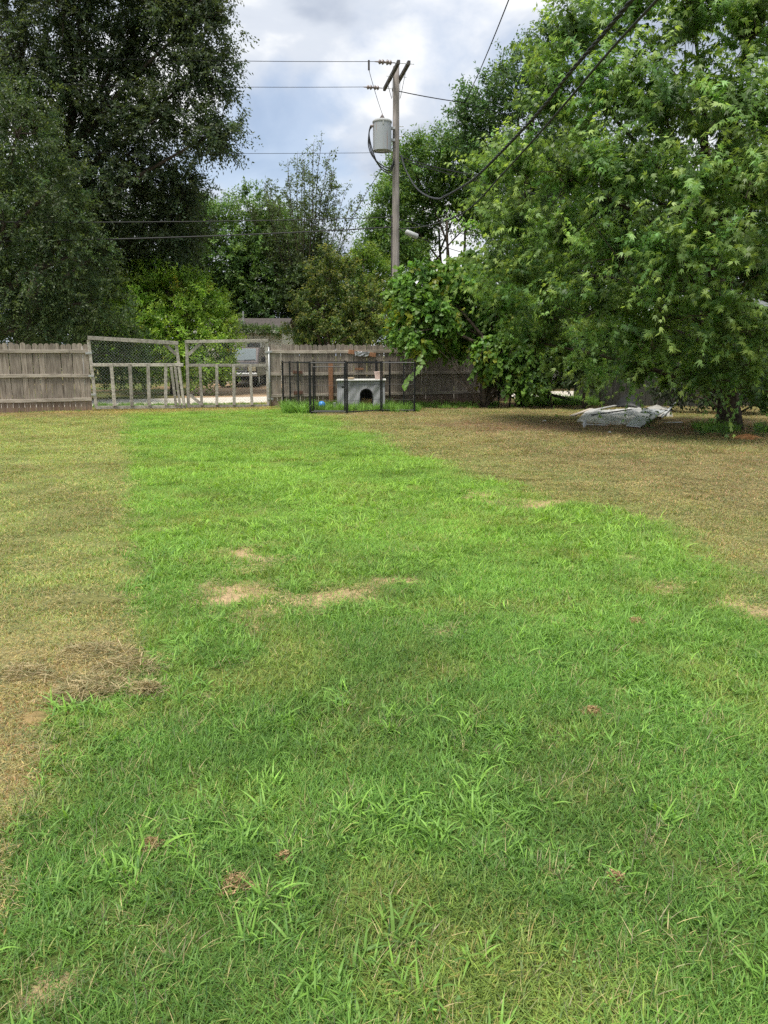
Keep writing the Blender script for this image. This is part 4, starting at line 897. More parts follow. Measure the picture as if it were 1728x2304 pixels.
    for i in order:
        c = Vector(lobes[i, :3]); tp = tops[i % len(tops)]
        k = max(1, min(7, int(7*min(1.0, 0.75*c.z/max(tp[7].z, 0.1))))); st = tp[k]
        mid = (st + c)/2 + Vector((rr.uniform(-.3, .3), rr.uniform(-.3, .3), rr.uniform(0, .5)))*min(1, zc/8)
        MB().tube([st, st*.5 + mid*.5, mid, mid*.5 + c*.5, c], [limb_r*1.7, limb_r*1.5, limb_r*1.2, limb_r*0.9, limb_r*0.5], 7).build('limb', M['bark'], o, smooth=True)
    mb = MB(); lc = lobes[:, :3]
    for i in range(n):
        if rr.random() > branches: continue
        p = C[i]; q = lc[((lc - p)**2).sum(1).argmin()]; m = Vector(p)*.45 + Vector(q)*.55 + Vector((rr.gauss(0, .12), rr.gauss(0, .12), rr.gauss(0.05, .12)))
        mb.tube([Vector(q), m, Vector(p)], [twig_r*1.8, twig_r*1.3, twig_r*.5], 3, False)
    if mb.v: tag(mb.build('twigs', M['bark'], o), kind='stuff')
    return o, C
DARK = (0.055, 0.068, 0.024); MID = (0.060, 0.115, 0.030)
def gx(px, Y): return ((px-864)/FPX*Y, Y, 0.0)
# left: the big dark oak, its nearer neighbour, and the growth below them
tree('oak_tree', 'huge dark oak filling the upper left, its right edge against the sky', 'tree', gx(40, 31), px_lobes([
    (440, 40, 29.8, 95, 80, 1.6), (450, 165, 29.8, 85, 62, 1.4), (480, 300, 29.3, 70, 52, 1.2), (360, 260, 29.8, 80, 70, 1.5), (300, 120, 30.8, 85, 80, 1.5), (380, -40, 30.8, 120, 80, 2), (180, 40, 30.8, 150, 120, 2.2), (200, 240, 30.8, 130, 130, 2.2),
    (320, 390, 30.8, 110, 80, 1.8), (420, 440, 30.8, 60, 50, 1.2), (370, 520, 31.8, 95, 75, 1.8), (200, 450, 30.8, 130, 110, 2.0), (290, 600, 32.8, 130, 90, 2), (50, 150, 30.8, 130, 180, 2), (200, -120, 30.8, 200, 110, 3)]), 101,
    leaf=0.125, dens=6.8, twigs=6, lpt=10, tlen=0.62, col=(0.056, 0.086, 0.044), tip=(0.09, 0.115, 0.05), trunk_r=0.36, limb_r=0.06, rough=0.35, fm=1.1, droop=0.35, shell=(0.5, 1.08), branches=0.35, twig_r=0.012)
tree('oak_tree', 'olive green oak at the far left edge, nearer than the huge dark one', 'tree', gx(-60, 25.6), px_lobes([
    (40, 300, 25.2, 110, 130, 1.4), (110, 430, 25.0, 100, 110, 1.3), (10, 500, 24.8, 110, 130, 1.4), (150, 580, 25, 110, 85, 1.3), (40, 640, 24.6, 110, 80, 1.2), (200, 680, 25.3, 100, 60, 1.2), (70, 735, 24.9, 120, 60, 1.0), (-120, 300, 25.5, 120, 300, 1.6), (-120, 650, 25, 120, 130, 1.6)]), 102,
    leaf=0.10, dens=6.0, twigs=6, lpt=10, tlen=0.5, col=(0.044, 0.072, 0.031), tip=(0.095, 0.125, 0.048), trunk_r=0.26, limb_r=0.07, droop=0.5, branches=0.1)
tree('dense_shrub', 'dark leafy shrubs behind the left picket fence', 'shrub', gx(130, 27), px_lobes([(60, 760, 26.5, 130, 90, 1.0), (190, 770, 27, 110, 90, 1.0), (280, 790, 28.5, 70, 90, 1.0), (-80, 760, 26.5, 130, 100, 1.0)]), 103,
    leaf=0.10, dens=8, twigs=5, lpt=8, tlen=0.4, col=(0.038, 0.066, 0.024), col2=(0.08, 0.15, 0.03), p2=0.12, trunk_r=0.07, limb_r=0.03, stems=3)
tree('bright_shrub', 'bright yellow green shrub rising behind the twin gates', 'shrub', gx(395, 31.5), px_lobes([
    (390, 655, 31.5, 85, 62, 1.2), (330, 680, 31.5, 70, 60, 1.2), (455, 690, 31.2, 62, 58, 1.1), (395, 740, 31, 125, 75, 1.4), (330, 800, 31, 85, 70, 1.2), (440, 810, 30.6, 80, 66, 1.2), (495, 770, 31, 45, 60, .9), (300, 670, 31.8, 55, 60, 1.0), (285, 745, 31.5, 55, 70, 1.0), (350, 615, 31.8, 40, 36, .8), (480, 835, 30.6, 50, 40, .8)]), 104,
    leaf=0.13, dens=8, twigs=6, lpt=8, tlen=0.55, upb=0.7, col=(0.135, 0.225, 0.036), col2=(0.42, 0.40, 0.06), p2=0.04, tip=(0.23, 0.32, 0.055), trunk_r=0.06, limb_r=0.025, stems=4, ldroop=0.1, branches=0.3)
# middle distance
tree('sumac_tree', 'mid green tree mass left of centre, above the bright shrub', 'tree', gx(520, 52), px_lobes([
    (480, 505, 51, 55, 55, 1.9), (560, 480, 52, 62, 55, 1.9), (520, 575, 51, 80, 70, 2.2), (610, 560, 52, 60, 80, 2.2), (455, 600, 51, 60, 70, 1.9), (570, 660, 51, 80, 70, 2.2), (630, 520, 54, 50, 70, 1.9), (500, 690, 51, 60, 60, 1.9), (690, 590, 53, 70, 70, 1.9)]), 105,
    leaf=0.19, dens=2.9, twigs=5, lpt=9, tlen=0.8, col=(0.074, 0.134, 0.038), tip=(0.12, 0.19, 0.05), trunk_r=0.18, limb_r=0.06, upb=0.35)
def airy_tree(name, label, base, px, py_top, Y, halfw, seed, leaf=0.085, stems=11):
    rng = np.random.default_rng(seed); o = thing(name, base, label, 'tree'); H = at(px, py_top, Y).z; P, D = [], []
    tw = MB(); B = Vector(base)
    for s_ in range(stems):
        a = rng.uniform(0, 6.283); k = (s_ + 0.5)/stems*2 - 1; hh = H*rng.uniform(0.80, 1.0)*(1 - 0.20*abs(k)); ex = Vector((halfw*k*rng.uniform(.8, 1.1), rng.normal(0, .8), hh))
        pts = []
        for j in range(11):
            t = j/10; pts.append(B + Vector((ex.x*(0.35*t + 0.65*t**1.6), ex.y*t*t, ex.z*t)) + Vector((math.sin(j*1.1 + s_)*.10*t, math.cos(j*1.4 + s_)*.10*t, 0)))
        MB().tube(pts, [0.075*(1-t/11.5) for t in range(11)], 7).build('stem', M['bark'], o, smooth=True)
        for j in range(46):
            t = rng.uniform(0.36, 1.0); i = min(9, int(t*10)); q = pts[i].lerp(pts[i+1], t*10-i); out = Vector((rng.normal(0, 1), rng.normal(0, 1), rng.uniform(.5, 1.6))).normalized(); L = rng.uniform(.5, 1.5)*(1.25 - t*.7)
            e = q + out*L; m = q + out*L*.5 + Vector((0, 0, .06)); tw.tube([q, m, e], [.012, .008, .003], 3, False)
            n = int(rng.integers(10, 30)*(1.7 - t))
            for _ in range(n):
                u = rng.uniform(.15, 1.05); P.append(tuple(q + out*L*u + Vector(rng.normal(0, .09, 3)) - B)); D.append(tuple(np.array(out)*.4 + rng.normal(0, .6, 3) + np.array((0, 0, -.3))))
    P, D = np.array(P), np.array(D); n = len(P); cc = np.array((0.105, 0.15, 0.065))*np.exp(rng.normal(0, .25, (n, 1)))
    v, tr, vc = make_leaves(P, D, rng.normal(0, 1, (n, 3)) + np.array((0, 0, .5)), leaf*rng.uniform(.7, 1.4, n), LEAF, cc)
    tag(link_mesh('crown', np_mesh('crown', v, tr, vc), M['leaf'], o), kind='stuff'); tag(tw.build('twigs', M['bark'], o), kind='stuff')
airy_tree('slender_tree', 'thin airy tree with sparse leaves against the sky in the centre', gx(690, 50), 690, 285, 50, 3.9, 106, 0.145, 22)
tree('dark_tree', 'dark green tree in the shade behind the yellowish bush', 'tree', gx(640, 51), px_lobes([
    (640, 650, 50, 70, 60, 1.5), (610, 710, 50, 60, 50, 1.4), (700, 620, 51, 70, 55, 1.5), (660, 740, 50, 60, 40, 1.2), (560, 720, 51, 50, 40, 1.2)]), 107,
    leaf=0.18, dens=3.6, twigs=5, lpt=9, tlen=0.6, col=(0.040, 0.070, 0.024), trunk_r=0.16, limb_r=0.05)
tree('photinia_bush', 'dark bush with yellow tipped shoots over the fence left of the pole', 'shrub', gx(760, 33), px_lobes([
    (745, 625, 33, 60, 55, 1.3), (790, 670, 33, 62, 55, 1.3), (720, 690, 33, 62, 50, 1.3), (700, 740, 32.5, 55, 38, 1.1), (780, 735, 32.5, 62, 40, 1.2), (845, 690, 32, 42, 50, 1.0), (850, 745, 31.5, 42, 34, 1.0)]), 108,
    leaf=0.12, dens=7, twigs=6, lpt=9, tlen=0.5, upb=0.9, spread=0.6, col=(0.055, 0.090, 0.026), tip=(0.23, 0.22, 0.055), trunk_r=0.07, stems=4, limb_r=0.03)
tree('cottonwood_tree', 'green tree with several dark trunks right behind the pole', 'tree', gx(1020, 40), px_lobes([
    (1000, 345, 39, 70, 48, 1.8), (930, 385, 39, 65, 60, 1.8), (1060, 400, 39, 62, 55, 1.8), (880, 460, 38, 45, 62, 1.5), (925, 575, 38, 45, 36, 1.0), (980, 450, 40, 80, 55, 1.8), (1080, 480, 40, 50, 50, 1.5), (890, 545, 37, 40, 50, 1.2), (840, 530, 38, 28, 50, 1.0), (940, 530, 40, 50, 45, 1.2)]), 109,
    leaf=0.15, dens=6.4, twigs=5, lpt=10, tlen=0.8, upb=0.5, col=(0.066, 0.125, 0.034), tip=(0.13, 0.19, 0.05), trunk_r=0.10, stems=7, limb_r=0.03, trunk_top=0.72, stem_spread=0.9)
tree('tall_tree', 'tall dark green tree beyond, top right of the pole against the sky', 'tree', gx(1180, 33), px_lobes([
    (1095, 235, 33, 62, 60, 1.4), (1160, 180, 33, 62, 55, 1.4), (1045, 275, 33, 34, 55, 1.0), (1120, 320, 33, 75, 60, 1.5), (1190, 270, 33, 70, 80, 1.6), (1150, 420, 34, 80, 70, 1.6), (1230, 130, 33, 50, 70, 1.4), (1240, 350, 34, 80, 80, 1.6)]), 110,
    leaf=0.14, dens=5.0, twigs=5, lpt=9, tlen=0.65, upb=0.5, col=(0.050, 0.095, 0.034), trunk_r=0.2, limb_r=0.06)
tree('low_tree', 'yellowish low tree over the fence just left of the pole foot', 'tree', gx(815, 36), px_lobes([(815, 590, 36, 40, 45, 1.1), (850, 620, 36, 38, 45, 1.0), (820, 660, 35, 40, 40, 1.0)]), 111, leaf=0.13, dens=7, col=(0.10, 0.17, 0.035), tip=(0.18, 0.22, 0.05), trunk_r=0.06, limb_r=0.03)
# far rows that close the view
def backrow(px, Y, h, w, seed, lab, c=(0.045, 0.078, 0.028)):
    b = gx(px, Y); k = []
    rng = np.random.default_rng(seed)
    for i in range(9): k.append((b[0] + rng.uniform(-.5, .5)*w, Y + rng.uniform(-1, 1), h*(0.22 + 0.62*i/8.0), w*rng.uniform(.26, .4)*(1.15 - 0.5*i/8), 1.8, h*rng.uniform(.14, .2)))
    tree('background_tree', lab, 'tree', b, np.array(k), seed, leaf=0.24, dens=1.9, twigs=5, lpt=8, tlen=1.1, col=c, trunk_r=0.25, limb_r=0.08, branches=0.05, group='trees closing the background')
for a in ((60, 44, 13, 9, 201, 'background tree deep in shade at the far left'), (250, 46, 12, 9, 202, 'background tree behind the bright shrub, left side'), (430, 52, 12, 9, 203, 'background tree behind the gates, right of the shrub'), (620, 54, 10.5, 9, 204, 'background tree beyond the house roof'),
          (780, 52, 8.5, 8, 205, 'background tree low behind the pole'), (1230, 42, 12, 9, 206, 'background tree beyond the tall tree on the right'), (1420, 38, 13, 9, 207, 'background tree behind the maple, left of its trunk'), (1640, 36, 13, 9, 208, 'background tree behind the maple at the right border'), (1850, 34, 13, 9, 209, 'rightmost background tree, cut by the photo border behind the maple')): backrow(*a)
# right: vine-smothered shrub, saplings, and the big maple in front
vine, VC = tree('vine_shrub', 'shrub smothered in heart leaved vine over the fence end', 'shrub', gx(1085, 22.8), px_lobes([
    (965, 645, 23.6, 70, 58, 0.9), (1050, 625, 23.6, 80, 52, 1.0), (1140, 640, 23.2, 85, 62, 1.1), (925, 705, 23.0, 42, 55, 0.7), (985, 715, 23.0, 60, 45, 0.8), (1190, 700, 23, 70, 60, 1.0), (940, 765, 22.6, 28, 34, 0.45), (1100, 690, 23.6, 70, 45, .8), (1230, 680, 22.6, 70, 70, .9), (1290, 760, 22.4, 60, 60, .8), (1110, 800, 22.6, 50, 45, .6), (1180, 850, 22.6, 50, 40, .6), (900, 660, 23.6, 34, 50, .6), (900, 730, 23.2, 26, 40, .5), (1010, 770, 23.4, 40, 26, .5), (1150, 760, 22.8, 60, 45, .7), (1200, 790, 22.6, 50, 40, .6), (1060, 740, 23.6, 70, 36, .6)]), 120,
    leaf=0.12, templ=HEART, dens=15, twigs=4, lpt=7, tlen=0.36, upb=-0.1, droop=0.6, ldroop=0.8, col=(0.075, 0.150, 0.030), col2=(0.22, 0.25, 0.03), p2=0.10, tip=(0.14, 0.23, 0.045), trunk_r=0.07, stems=3, limb_r=0.03, stem_spread=0.25, branches=0.3)
def stem_fan():
    rr = random.Random(6); b = Vector(vine.location)
    for k in range(26):
        a = rr.uniform(-1.25, 1.25); L = rr.uniform(1.2, 2.3); d = Vector((math.sin(a)*0.75, rr.uniform(-.5, .3), 1)).normalized(); s = b + Vector((rr.gauss(0, .16), rr.gauss(0, .15), 0))
        pts = [s + d*L*t/5 + Vector((math.sin(a)*0.35*(t/5)**2, 0, -0.12*(t/5)**2)) + Vector((rr.gauss(0, .02), 0, rr.gauss(0, .02))) for t in range(6)]
        MB().tube(pts, [0.016*(1-t*.13)*rr.uniform(.7, 1.4) for t in range(6)], 5).build('stem', M['bark'], vine, smooth=True)
    pts = [fpt(949, 790, 2.4), fpt(946, 822, 2.6), fpt(933, 838, 2.7), fpt(921, 852, 2.75), fpt(907, 872, 2.8)]
    t = MB().tube(pts, 0.006, 5).build('tendril', M['bark'], vine); rng = np.random.default_rng(3); P, D, Nn, Sz = [], [], [], []
    for i in range(len(pts)-1):
        for j in range(4): q = pts[i].lerp(pts[i+1], j/4); P.append(q - Vector(vine.location)); D.append((rng.normal(0, .5), -.5, -.7)); Nn.append((rng.normal(0, .3), -1, .5)); Sz.append(rng.uniform(.12, .2))
    v, tr, vc = make_leaves(np.array([tuple(p) for p in P]), np.array(D), np.array(Nn), np.array(Sz), HEART, np.array((0.16, 0.30, 0.05))*rng.normal(1, .12, (len(P), 1)))
    link_mesh('tendril_leaves', np_mesh('tendril_leaves', v, tr, vc), M['leaf'], vine)
stem_fan()
tree('sapling', 'leafy sapling with thin trunk by the chain link, right of the vine', 'tree', gx(1240, 22.6), px_lobes([(1235, 790, 22.4, 52, 40, .6), (1190, 800, 22.4, 40, 40, .5), (1200, 850, 22.3, 26, 26, .4), (1250, 740, 22.6, 50, 40, .7)]), 121, leaf=0.12, dens=13, twigs=4, lpt=6, tlen=.35, col=(0.052, 0.092, 0.03), ldroop=0.7, trunk_r=0.035, limb_r=0.015, branches=0.4, group='saplings along the chain link')
tree('sapling', 'dark leaved sapling just left of the shed corner', 'tree', gx(1312, 22.2), px_lobes([(1310, 800, 22, 40, 40, .6), (1325, 850, 22, 28, 32, .45), (1290, 850, 22, 24, 30, .4), (1310, 750, 22.2, 45, 40, .6)]), 122, leaf=0.11, dens=14, twigs=4, lpt=6, tlen=.35, col=(0.042, 0.072, 0.026), ldroop=0.6, trunk_r=0.055, limb_r=0.02, branches=0.4, group='saplings along the chain link')
tree('thicket_shrub', 'dark thicket hanging to the ground between vine shrub and saplings', 'shrub', gx(1150, 23.4), px_lobes([(1130, 850, 23.2, 46, 42, .5), (1165, 820, 23.4, 46, 46, .6), (1200, 870, 23.2, 36, 30, .4), (1275, 855, 23.4, 30, 28, .4), (1265, 800, 23.2, 50, 45, .6), (1340, 800, 22.6, 40, 46, .5)]), 141, leaf=0.11, dens=9, twigs=4, lpt=7, tlen=.4, col=(0.036, 0.060, 0.024), fm=1.2, ldroop=0.6, trunk_r=0.025, limb_r=0.012, stems=4, branches=.4)
pts = [G(1170, 908) + Vector((0, 0, .75)), G(1200, 910) + Vector((0, 0, .45)), G(1245, 912) + Vector((0, 0, .30)), G(1290, 912) + Vector((0, 0, .16)), G(1320, 914) + Vector((0, 0, .05))]
one('fallen_branch', MB().tube(pts, [.02, .035, .045, .05, .055], 8), M['bark'], pts[4], 'bent dark branch leaning down between the two saplings', 'branch', None, True)
maple, MC = tree('maple_tree', 'large maple with pale lobed leaf shoots filling the right side', 'tree', (G(1650, 965).x, G(1650, 965).y, 0), px_lobes([
    (1300, 90, 15.5, 95, 90, 1.0), (1420, 50, 15, 100, 110, 1.1), (1560, 60, 14.6, 110, 120, 1.2), (1690, 80, 14.4, 110, 150, 1.3), (1240, 240, 16, 80, 80, .9), (1350, 230, 15, 110, 95, 1.1), (1490, 250, 14.2, 110, 100, 1.1), (1640, 270, 13.8, 120, 110, 1.2),
    (1180, 390, 16, 72, 70, .8), (1280, 400, 15, 95, 80, 1.0), (1410, 420, 14.2, 110, 85, 1.1), (1560, 440, 13.6, 120, 90, 1.1), (1700, 440, 13.4, 100, 120, 1.2), (1160, 520, 16.6, 65, 60, .8), (1260, 540, 15.4, 90, 65, .9), (1390, 580, 14.4, 110, 70, 1.0), (1540, 590, 13.8, 120, 70, 1.0), (1690, 610, 13.4, 100, 80, 1.0),
    (1220, 640, 16.2, 85, 50, .8), (1340, 690, 15, 95, 50, .8), (1470, 710, 14.3, 95, 55, .8), (1600, 710, 13.8, 90, 50, .8), (1240, 720, 16.4, 60, 40, .7), (1470, 785, 14.4, 60, 25, .5), (1700, 760, 13.3, 60, 45, .6), (1350, 790, 15.6, 50, 25, .5), (1560, 790, 16.4, 110, 60, .9), (1640, 850, 17.0, 110, 55, .9), (1500, 850, 18.2, 90, 45, .8), (1400, 830, 18.8, 70, 50, .8), (1700, 820, 13.6, 70, 34, .5), (1600, 770, 14.0, 60, 40, .5), (1560, 845, 15.2, 80, 34, .6), (1700, 872, 14.6, 70, 36, .6), (1440, 835, 16.4, 70, 34, .6), (1350, 845, 19.0, 70, 40, .7), (1620, 800, 17.6, 120, 60, .9), (1450, 770, 14.6, 80, 40, .6), (1300, 800, 18.5, 80, 60, .8), (1210, 770, 18.5, 80, 60, .8), (1170, 600, 17.5, 90, 80, 1.0), (1110, 520, 18, 55, 70, .9), (1110, 400, 18, 40, 60, .8), (1120, 600, 17.5, 60, 60, .8), (1130, 700, 18.5, 60, 50, .8), (1760, 850, 15, 80, 60, .8), (1400, 760, 17.5, 80, 60, .8), (1620, 855, 14.3, 70, 30, .5), (1500, 800, 14.6, 60, 30, .5), (1720, 900, 15.2, 50, 34, .5), (1820, 300, 14, 120, 330, 1.4)]), 130,
    leaf=0.12, templ=MAPLE, dens=3.3, twigs=4, lpt=19, tlen=1.05, upb=0.85, spread=0.45, droop=0.3, ldroop=0.75, nout=0.7, clv=0.38, col=(0.096, 0.168, 0.053), tip=(0.30, 0.40, 0.115), trunk_r=0.21, limb_n=27, limb_r=0.035, shell=(0.45, 1.08), branches=0.4, twig_r=0.007, trunk_top=0.75, rough=0.3)
tree('shade_fill_shrub', 'added near-black foliage deepening the shade along the shed wall behind the maple trunk', 'shrub', gx(1640, 20.6), px_lobes([(1560, 870, 20.6, 70, 40, .5), (1640, 860, 20.4, 80, 60, .6), (1740, 860, 20.0, 90, 70, .6), (1500, 880, 21.2, 40, 28, .4), (1850, 850, 19.6, 90, 80, .7)]), 140, leaf=0.11, dens=12, twigs=4, lpt=7, tlen=.4, col=(0.030, 0.045, 0.02), fm=1.0, trunk_r=0.03, limb_r=0.012, stems=4)  # added foliage, its near-black leaves stand in for deep shade behind the trunk

# ------------------------------------------------------------------ shed and chain link on the right
def build_shed():
    Y = 23.4; x0, x1 = (1358-864)/FPX*Y, (1358-864)/FPX*Y + 6.4; H = 2.25; o = thing('shed', (x0, Y, 0), 'dark weathered board shed in the shade behind the maple', 'shed'); xm = (x0+x1)/2; slope = 0.36
    rr = random.Random(9); x = x0
    while x < x1 - 0.02:
        w = min(0.2, x1 - x); top = H + slope*min(x + w/2 - x0, x1 - x - w/2)
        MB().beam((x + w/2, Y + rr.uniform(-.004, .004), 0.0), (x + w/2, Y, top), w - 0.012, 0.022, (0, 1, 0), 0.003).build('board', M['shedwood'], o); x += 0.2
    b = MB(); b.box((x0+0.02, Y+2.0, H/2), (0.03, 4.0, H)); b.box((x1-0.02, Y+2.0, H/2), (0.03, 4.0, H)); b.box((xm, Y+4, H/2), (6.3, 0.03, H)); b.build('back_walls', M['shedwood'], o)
    for sg, xe in ((-1, x0 - 0.3), (1, x1 + 0.3)):
        ze = H - slope*0.3 + 0.03; zr = H + slope*3.2 + 0.03; n = 40; vs, fs = [], []
        for k in range(n+1):
            y = Y - 0.3 + 4.6*k/n; dz = 0.018*(k % 2); vs += [(xe, y, ze + dz), (xm, y, zr + dz)]
        for k in range(n): fs.append((2*k, 2*k+1, 2*k+3, 2*k+2))
        MB().add(vs, fs).build('roof_sheet', M['zinc'], o)
        MB().beam((xe, Y-0.31, ze - 0.06), (xm, Y-0.31, zr - 0.06), 0.12, 0.02, (0, 1, 0)).build('rake_board', M['zinc'], o)
M['zinc'] = plain('dull_zinc', (0.38, 0.40, 0.42), 0.5, 0.2, 0.2)
build_shed()
def chain_fence():
    a, b = (1120-864)/FPX*24.2, (1600-864)/FPX*21.6; A, B = Vector((a, 24.2, 0)), Vector((b, 21.6, 0)); o = thing('chain_link_fence', A, 'low galvanised chain link fence between the saplings and the shed', 'fence'); up = Vector((0, 0, 1)); h = 1.12
    for k in range(5): q = A.lerp(B, k/4); MB().tube([q, q + up*(h+.04)], 0.028, 8).build('post', M['dark_wire'], o, smooth=True)
    MB().tube([A + up*h, B + up*h], 0.018, 8).build('top_rail', M['dark_wire'], o, smooth=True)
    mb = MB(); chain_quad(mb, A + up*h, B + up*h, A + up*.03, B + up*.03, 0.08, 0.0015); tag(mb.build('chain_link_mesh', M['dark_wire'], o), kind='stuff')
chain_fence()

# ------------------------------------------------------------------ scrap pile under the maple
M['tarp2'] = plain('pale_grey_tarp', (0.40, 0.395, 0.38), 0.6, 0, 0.2, 3); M['tarp3'] = plain('black_tarp', (0.025, 0.027, 0.028), 0.5, 0, 0.3, 4); M['tantarp'] = plain('dirty_beige_tarp', (0.34, 0.33, 0.30), 0.7, 0, 0.2, 4)
M['panel'] = plain('grey_white_panel', (0.42, 0.435, 0.44), 0.5, 0, 0.1, 2)
crumple('tarp', [G(1296, 950) + Vector((0, 0, .015)), G(1430, 960) + Vector((0, 0, .015)), G(1475, 926) + Vector((0, 0, .02)), G(1318, 926) + Vector((0, 0, .02))], 80, 64, 0.085, 5, M['tarp2'], 'rumpled pale grey tarp heaped on the ground under the maple', 'tarp', 3.2, lambda u, v: 0.13*(math.sin(math.pi*u)**.5)*((v/.78)**.9 if v < .78 else math.cos((v-.78)/.22*math.pi/2))*(0.75 + 0.25*math.sin(8*u + 2*v)))
crumple('tarp', [G(1385, 918) + Vector((0, 0, .05)), G(1442, 920) + Vector((0, 0, .05)), G(1440, 905) + Vector((0, 0, .05)), G(1380, 905) + Vector((0, 0, .05))], 24, 20, 0.06, 7, M['tarp3'], 'black tarp mound behind the pale rumpled tarp', 'tarp', 2.0, lambda u, v: 0.42*math.sin(math.pi*u)*math.sin(math.pi*v)**.7)
crumple('tarp', [G(1440, 938) + Vector((0, 0, .015)), G(1515, 940) + Vector((0, 0, .015)), G(1512, 924) + Vector((0, 0, .02)), G(1446, 922) + Vector((0, 0, .02))], 26, 20, 0.06, 11, M['tantarp'], 'dirty beige tarp hump at the right of the scrap pile', 'tarp', 2.4, lambda u, v: 0.17*math.sin(math.pi*u)**.8*math.sin(math.pi*v))
def flat_panel(c, t, m, label, cat='panel', nm='panel'):
    c = [Vector(q) for q in c]; mb = MB(); mb.prism(c, (0, 0, t)); one(nm, mb, m, sum(c, Vector())/4, label, cat)
flat_panel([G(1409, 962) + Vector((0, 0, .03)), G(1440, 965) + Vector((0, 0, .03)), G(1496, 940) + Vector((0, 0, .16)), G(1448, 938) + Vector((0, 0, .20))], 0.02, M['panel'], 'flat pale grey sheet panel lying at the front of the pile')
for i, (a, b, za, zb, w, m, lab) in enumerate((((1318, 930), (1384, 922), .05, .12, .10, 'tarp2', 'grey plank slanting up at the left of the pile'), ((1286, 938), (1330, 926), .03, .08, .10, 'rail', 'weathered plank lying at the far left of the pile'), ((1310, 957), (1368, 960), .03, .03, .07, 'panel', 'short pale strip at the front left of the pile'),
        ((1494, 954), (1534, 953), .03, .03, .05, 'panel', 'thin white strip on the ground right of the pile'), ((1430, 930), (1500, 936), .14, .14, .05, 'tarp3', 'dark thin bar lying across the beige tarp'), ((1488, 944), (1524, 920), .06, .25, .06, 'panel', 'pale edge strip propped along the beige tarp'), ((1330, 944), (1420, 936), .11, .17, .035, 'tarp3', 'black strip lying across the pale tarp'))):
    A, B = G(*a), G(*b); A.z, B.z = za, zb; one('scrap_strip', MB().beam(A, B, w, 0.025, (0, 0, 1)), M[m], (A+B)/2, lab, 'scrap', 'scrap strips in the pile')
A = G(1315, 962); one('scrap_block', MB().beam(A, A + Vector((0.01, 0, .16)), 0.06, 0.05), M['panel'], A, 'small pale block standing at the pile front left corner', 'scrap')
def mound(px, py, w, h, m, label):
    c = G(px, py); n, k = 28, 9; vs, fs = [], []; rr = random.Random(5)
    for j in range(k+1):
        r = j/k
        for i in range(n):
            a = 2*math.pi*i/n; q = 1 + 0.15*math.sin(3*a + 1) + 0.1*math.sin(7*a); vs.append((c.x + w*r*q*math.cos(a), c.y + w*0.8*r*q*math.sin(a), h*(1-r**1.6) + rr.uniform(-.008, .008) - 0.01*r))
    for j in range(k):
        for i in range(n): fs.append((j*n+i, j*n+(i+1) % n, (j+1)*n+(i+1) % n, (j+1)*n+i))
    one('dirt_mound', MB().add(vs, fs), m, c, label, 'dirt', None, True)
M['clay'] = plain('orange_clay', (0.42, 0.20, 0.08), 0.95, 0, 0.25, 12, 0.1, 0.8)
mound(1680, 988, 0.34, 0.09, M['clay'], 'low orange clay mound at the foot of the maple')
def weed(px, py, n, h, label, seed):
    c = G(px, py); rng = np.random.default_rng(seed); P, D = [], []
    o = thing('weed', c, label, 'weed', 'weeds near the maple')
    for k in range(n):
        a = rng.uniform(0, 6.28); t = rng.uniform(0.1, 1); P.append((rng.normal(0, .07)*t*2, rng.normal(0, .07), h*t)); D.append((math.cos(a), math.sin(a), rng.uniform(-.2, .5)))
    v, tr, vc = make_leaves(np.array(P), np.array(D), np.array([(0, -.4, 1.)]*n) + rng.normal(0, .3, (n, 3)), rng.uniform(.06, .12, n), LEAF, np.array((0.09, 0.16, 0.05))*rng.normal(1, .2, (n, 1)))
    link_mesh('leaves', np_mesh('leaves', v, tr, vc), M['leaf'], o); MB().tube([c, c + Vector((0.02, 0, h*.5)), c + Vector((0, 0, h))], 0.006, 5).build('stalk', M['bark'], o)
weed(1459, 966, 46, 0.42, 'upright leafy weed in front of the pale sheet panel', 1); weed(1625, 985, 60, 0.30, 'bushy green weed left of the orange mound', 2); weed(1715, 985, 40, 0.28, 'green weed at the right border past the orange mound', 3); weed(1578, 982, 30, 0.16, 'low dark weed between panel and maple', 4)
rr = random.Random(12)
for k, (px, py) in enumerate(((1225, 950), (1372, 975), (1330, 940))):
    c = G(px, py); mb = MB(); r = 0.05 - .01*k; mb.lathe([(0.001, 0), (r, 0.0), (r*1.1, r*.5), (r*.6, r), (0.001, r*1.1)], 7, c); one('stone', mb, M['panel'], c, ('white stone on bare earth left of the scrap pile', 'small pale stone in front of the tarp', 'small pale stone beside the left plank')[k], 'stone', 'pale stones')

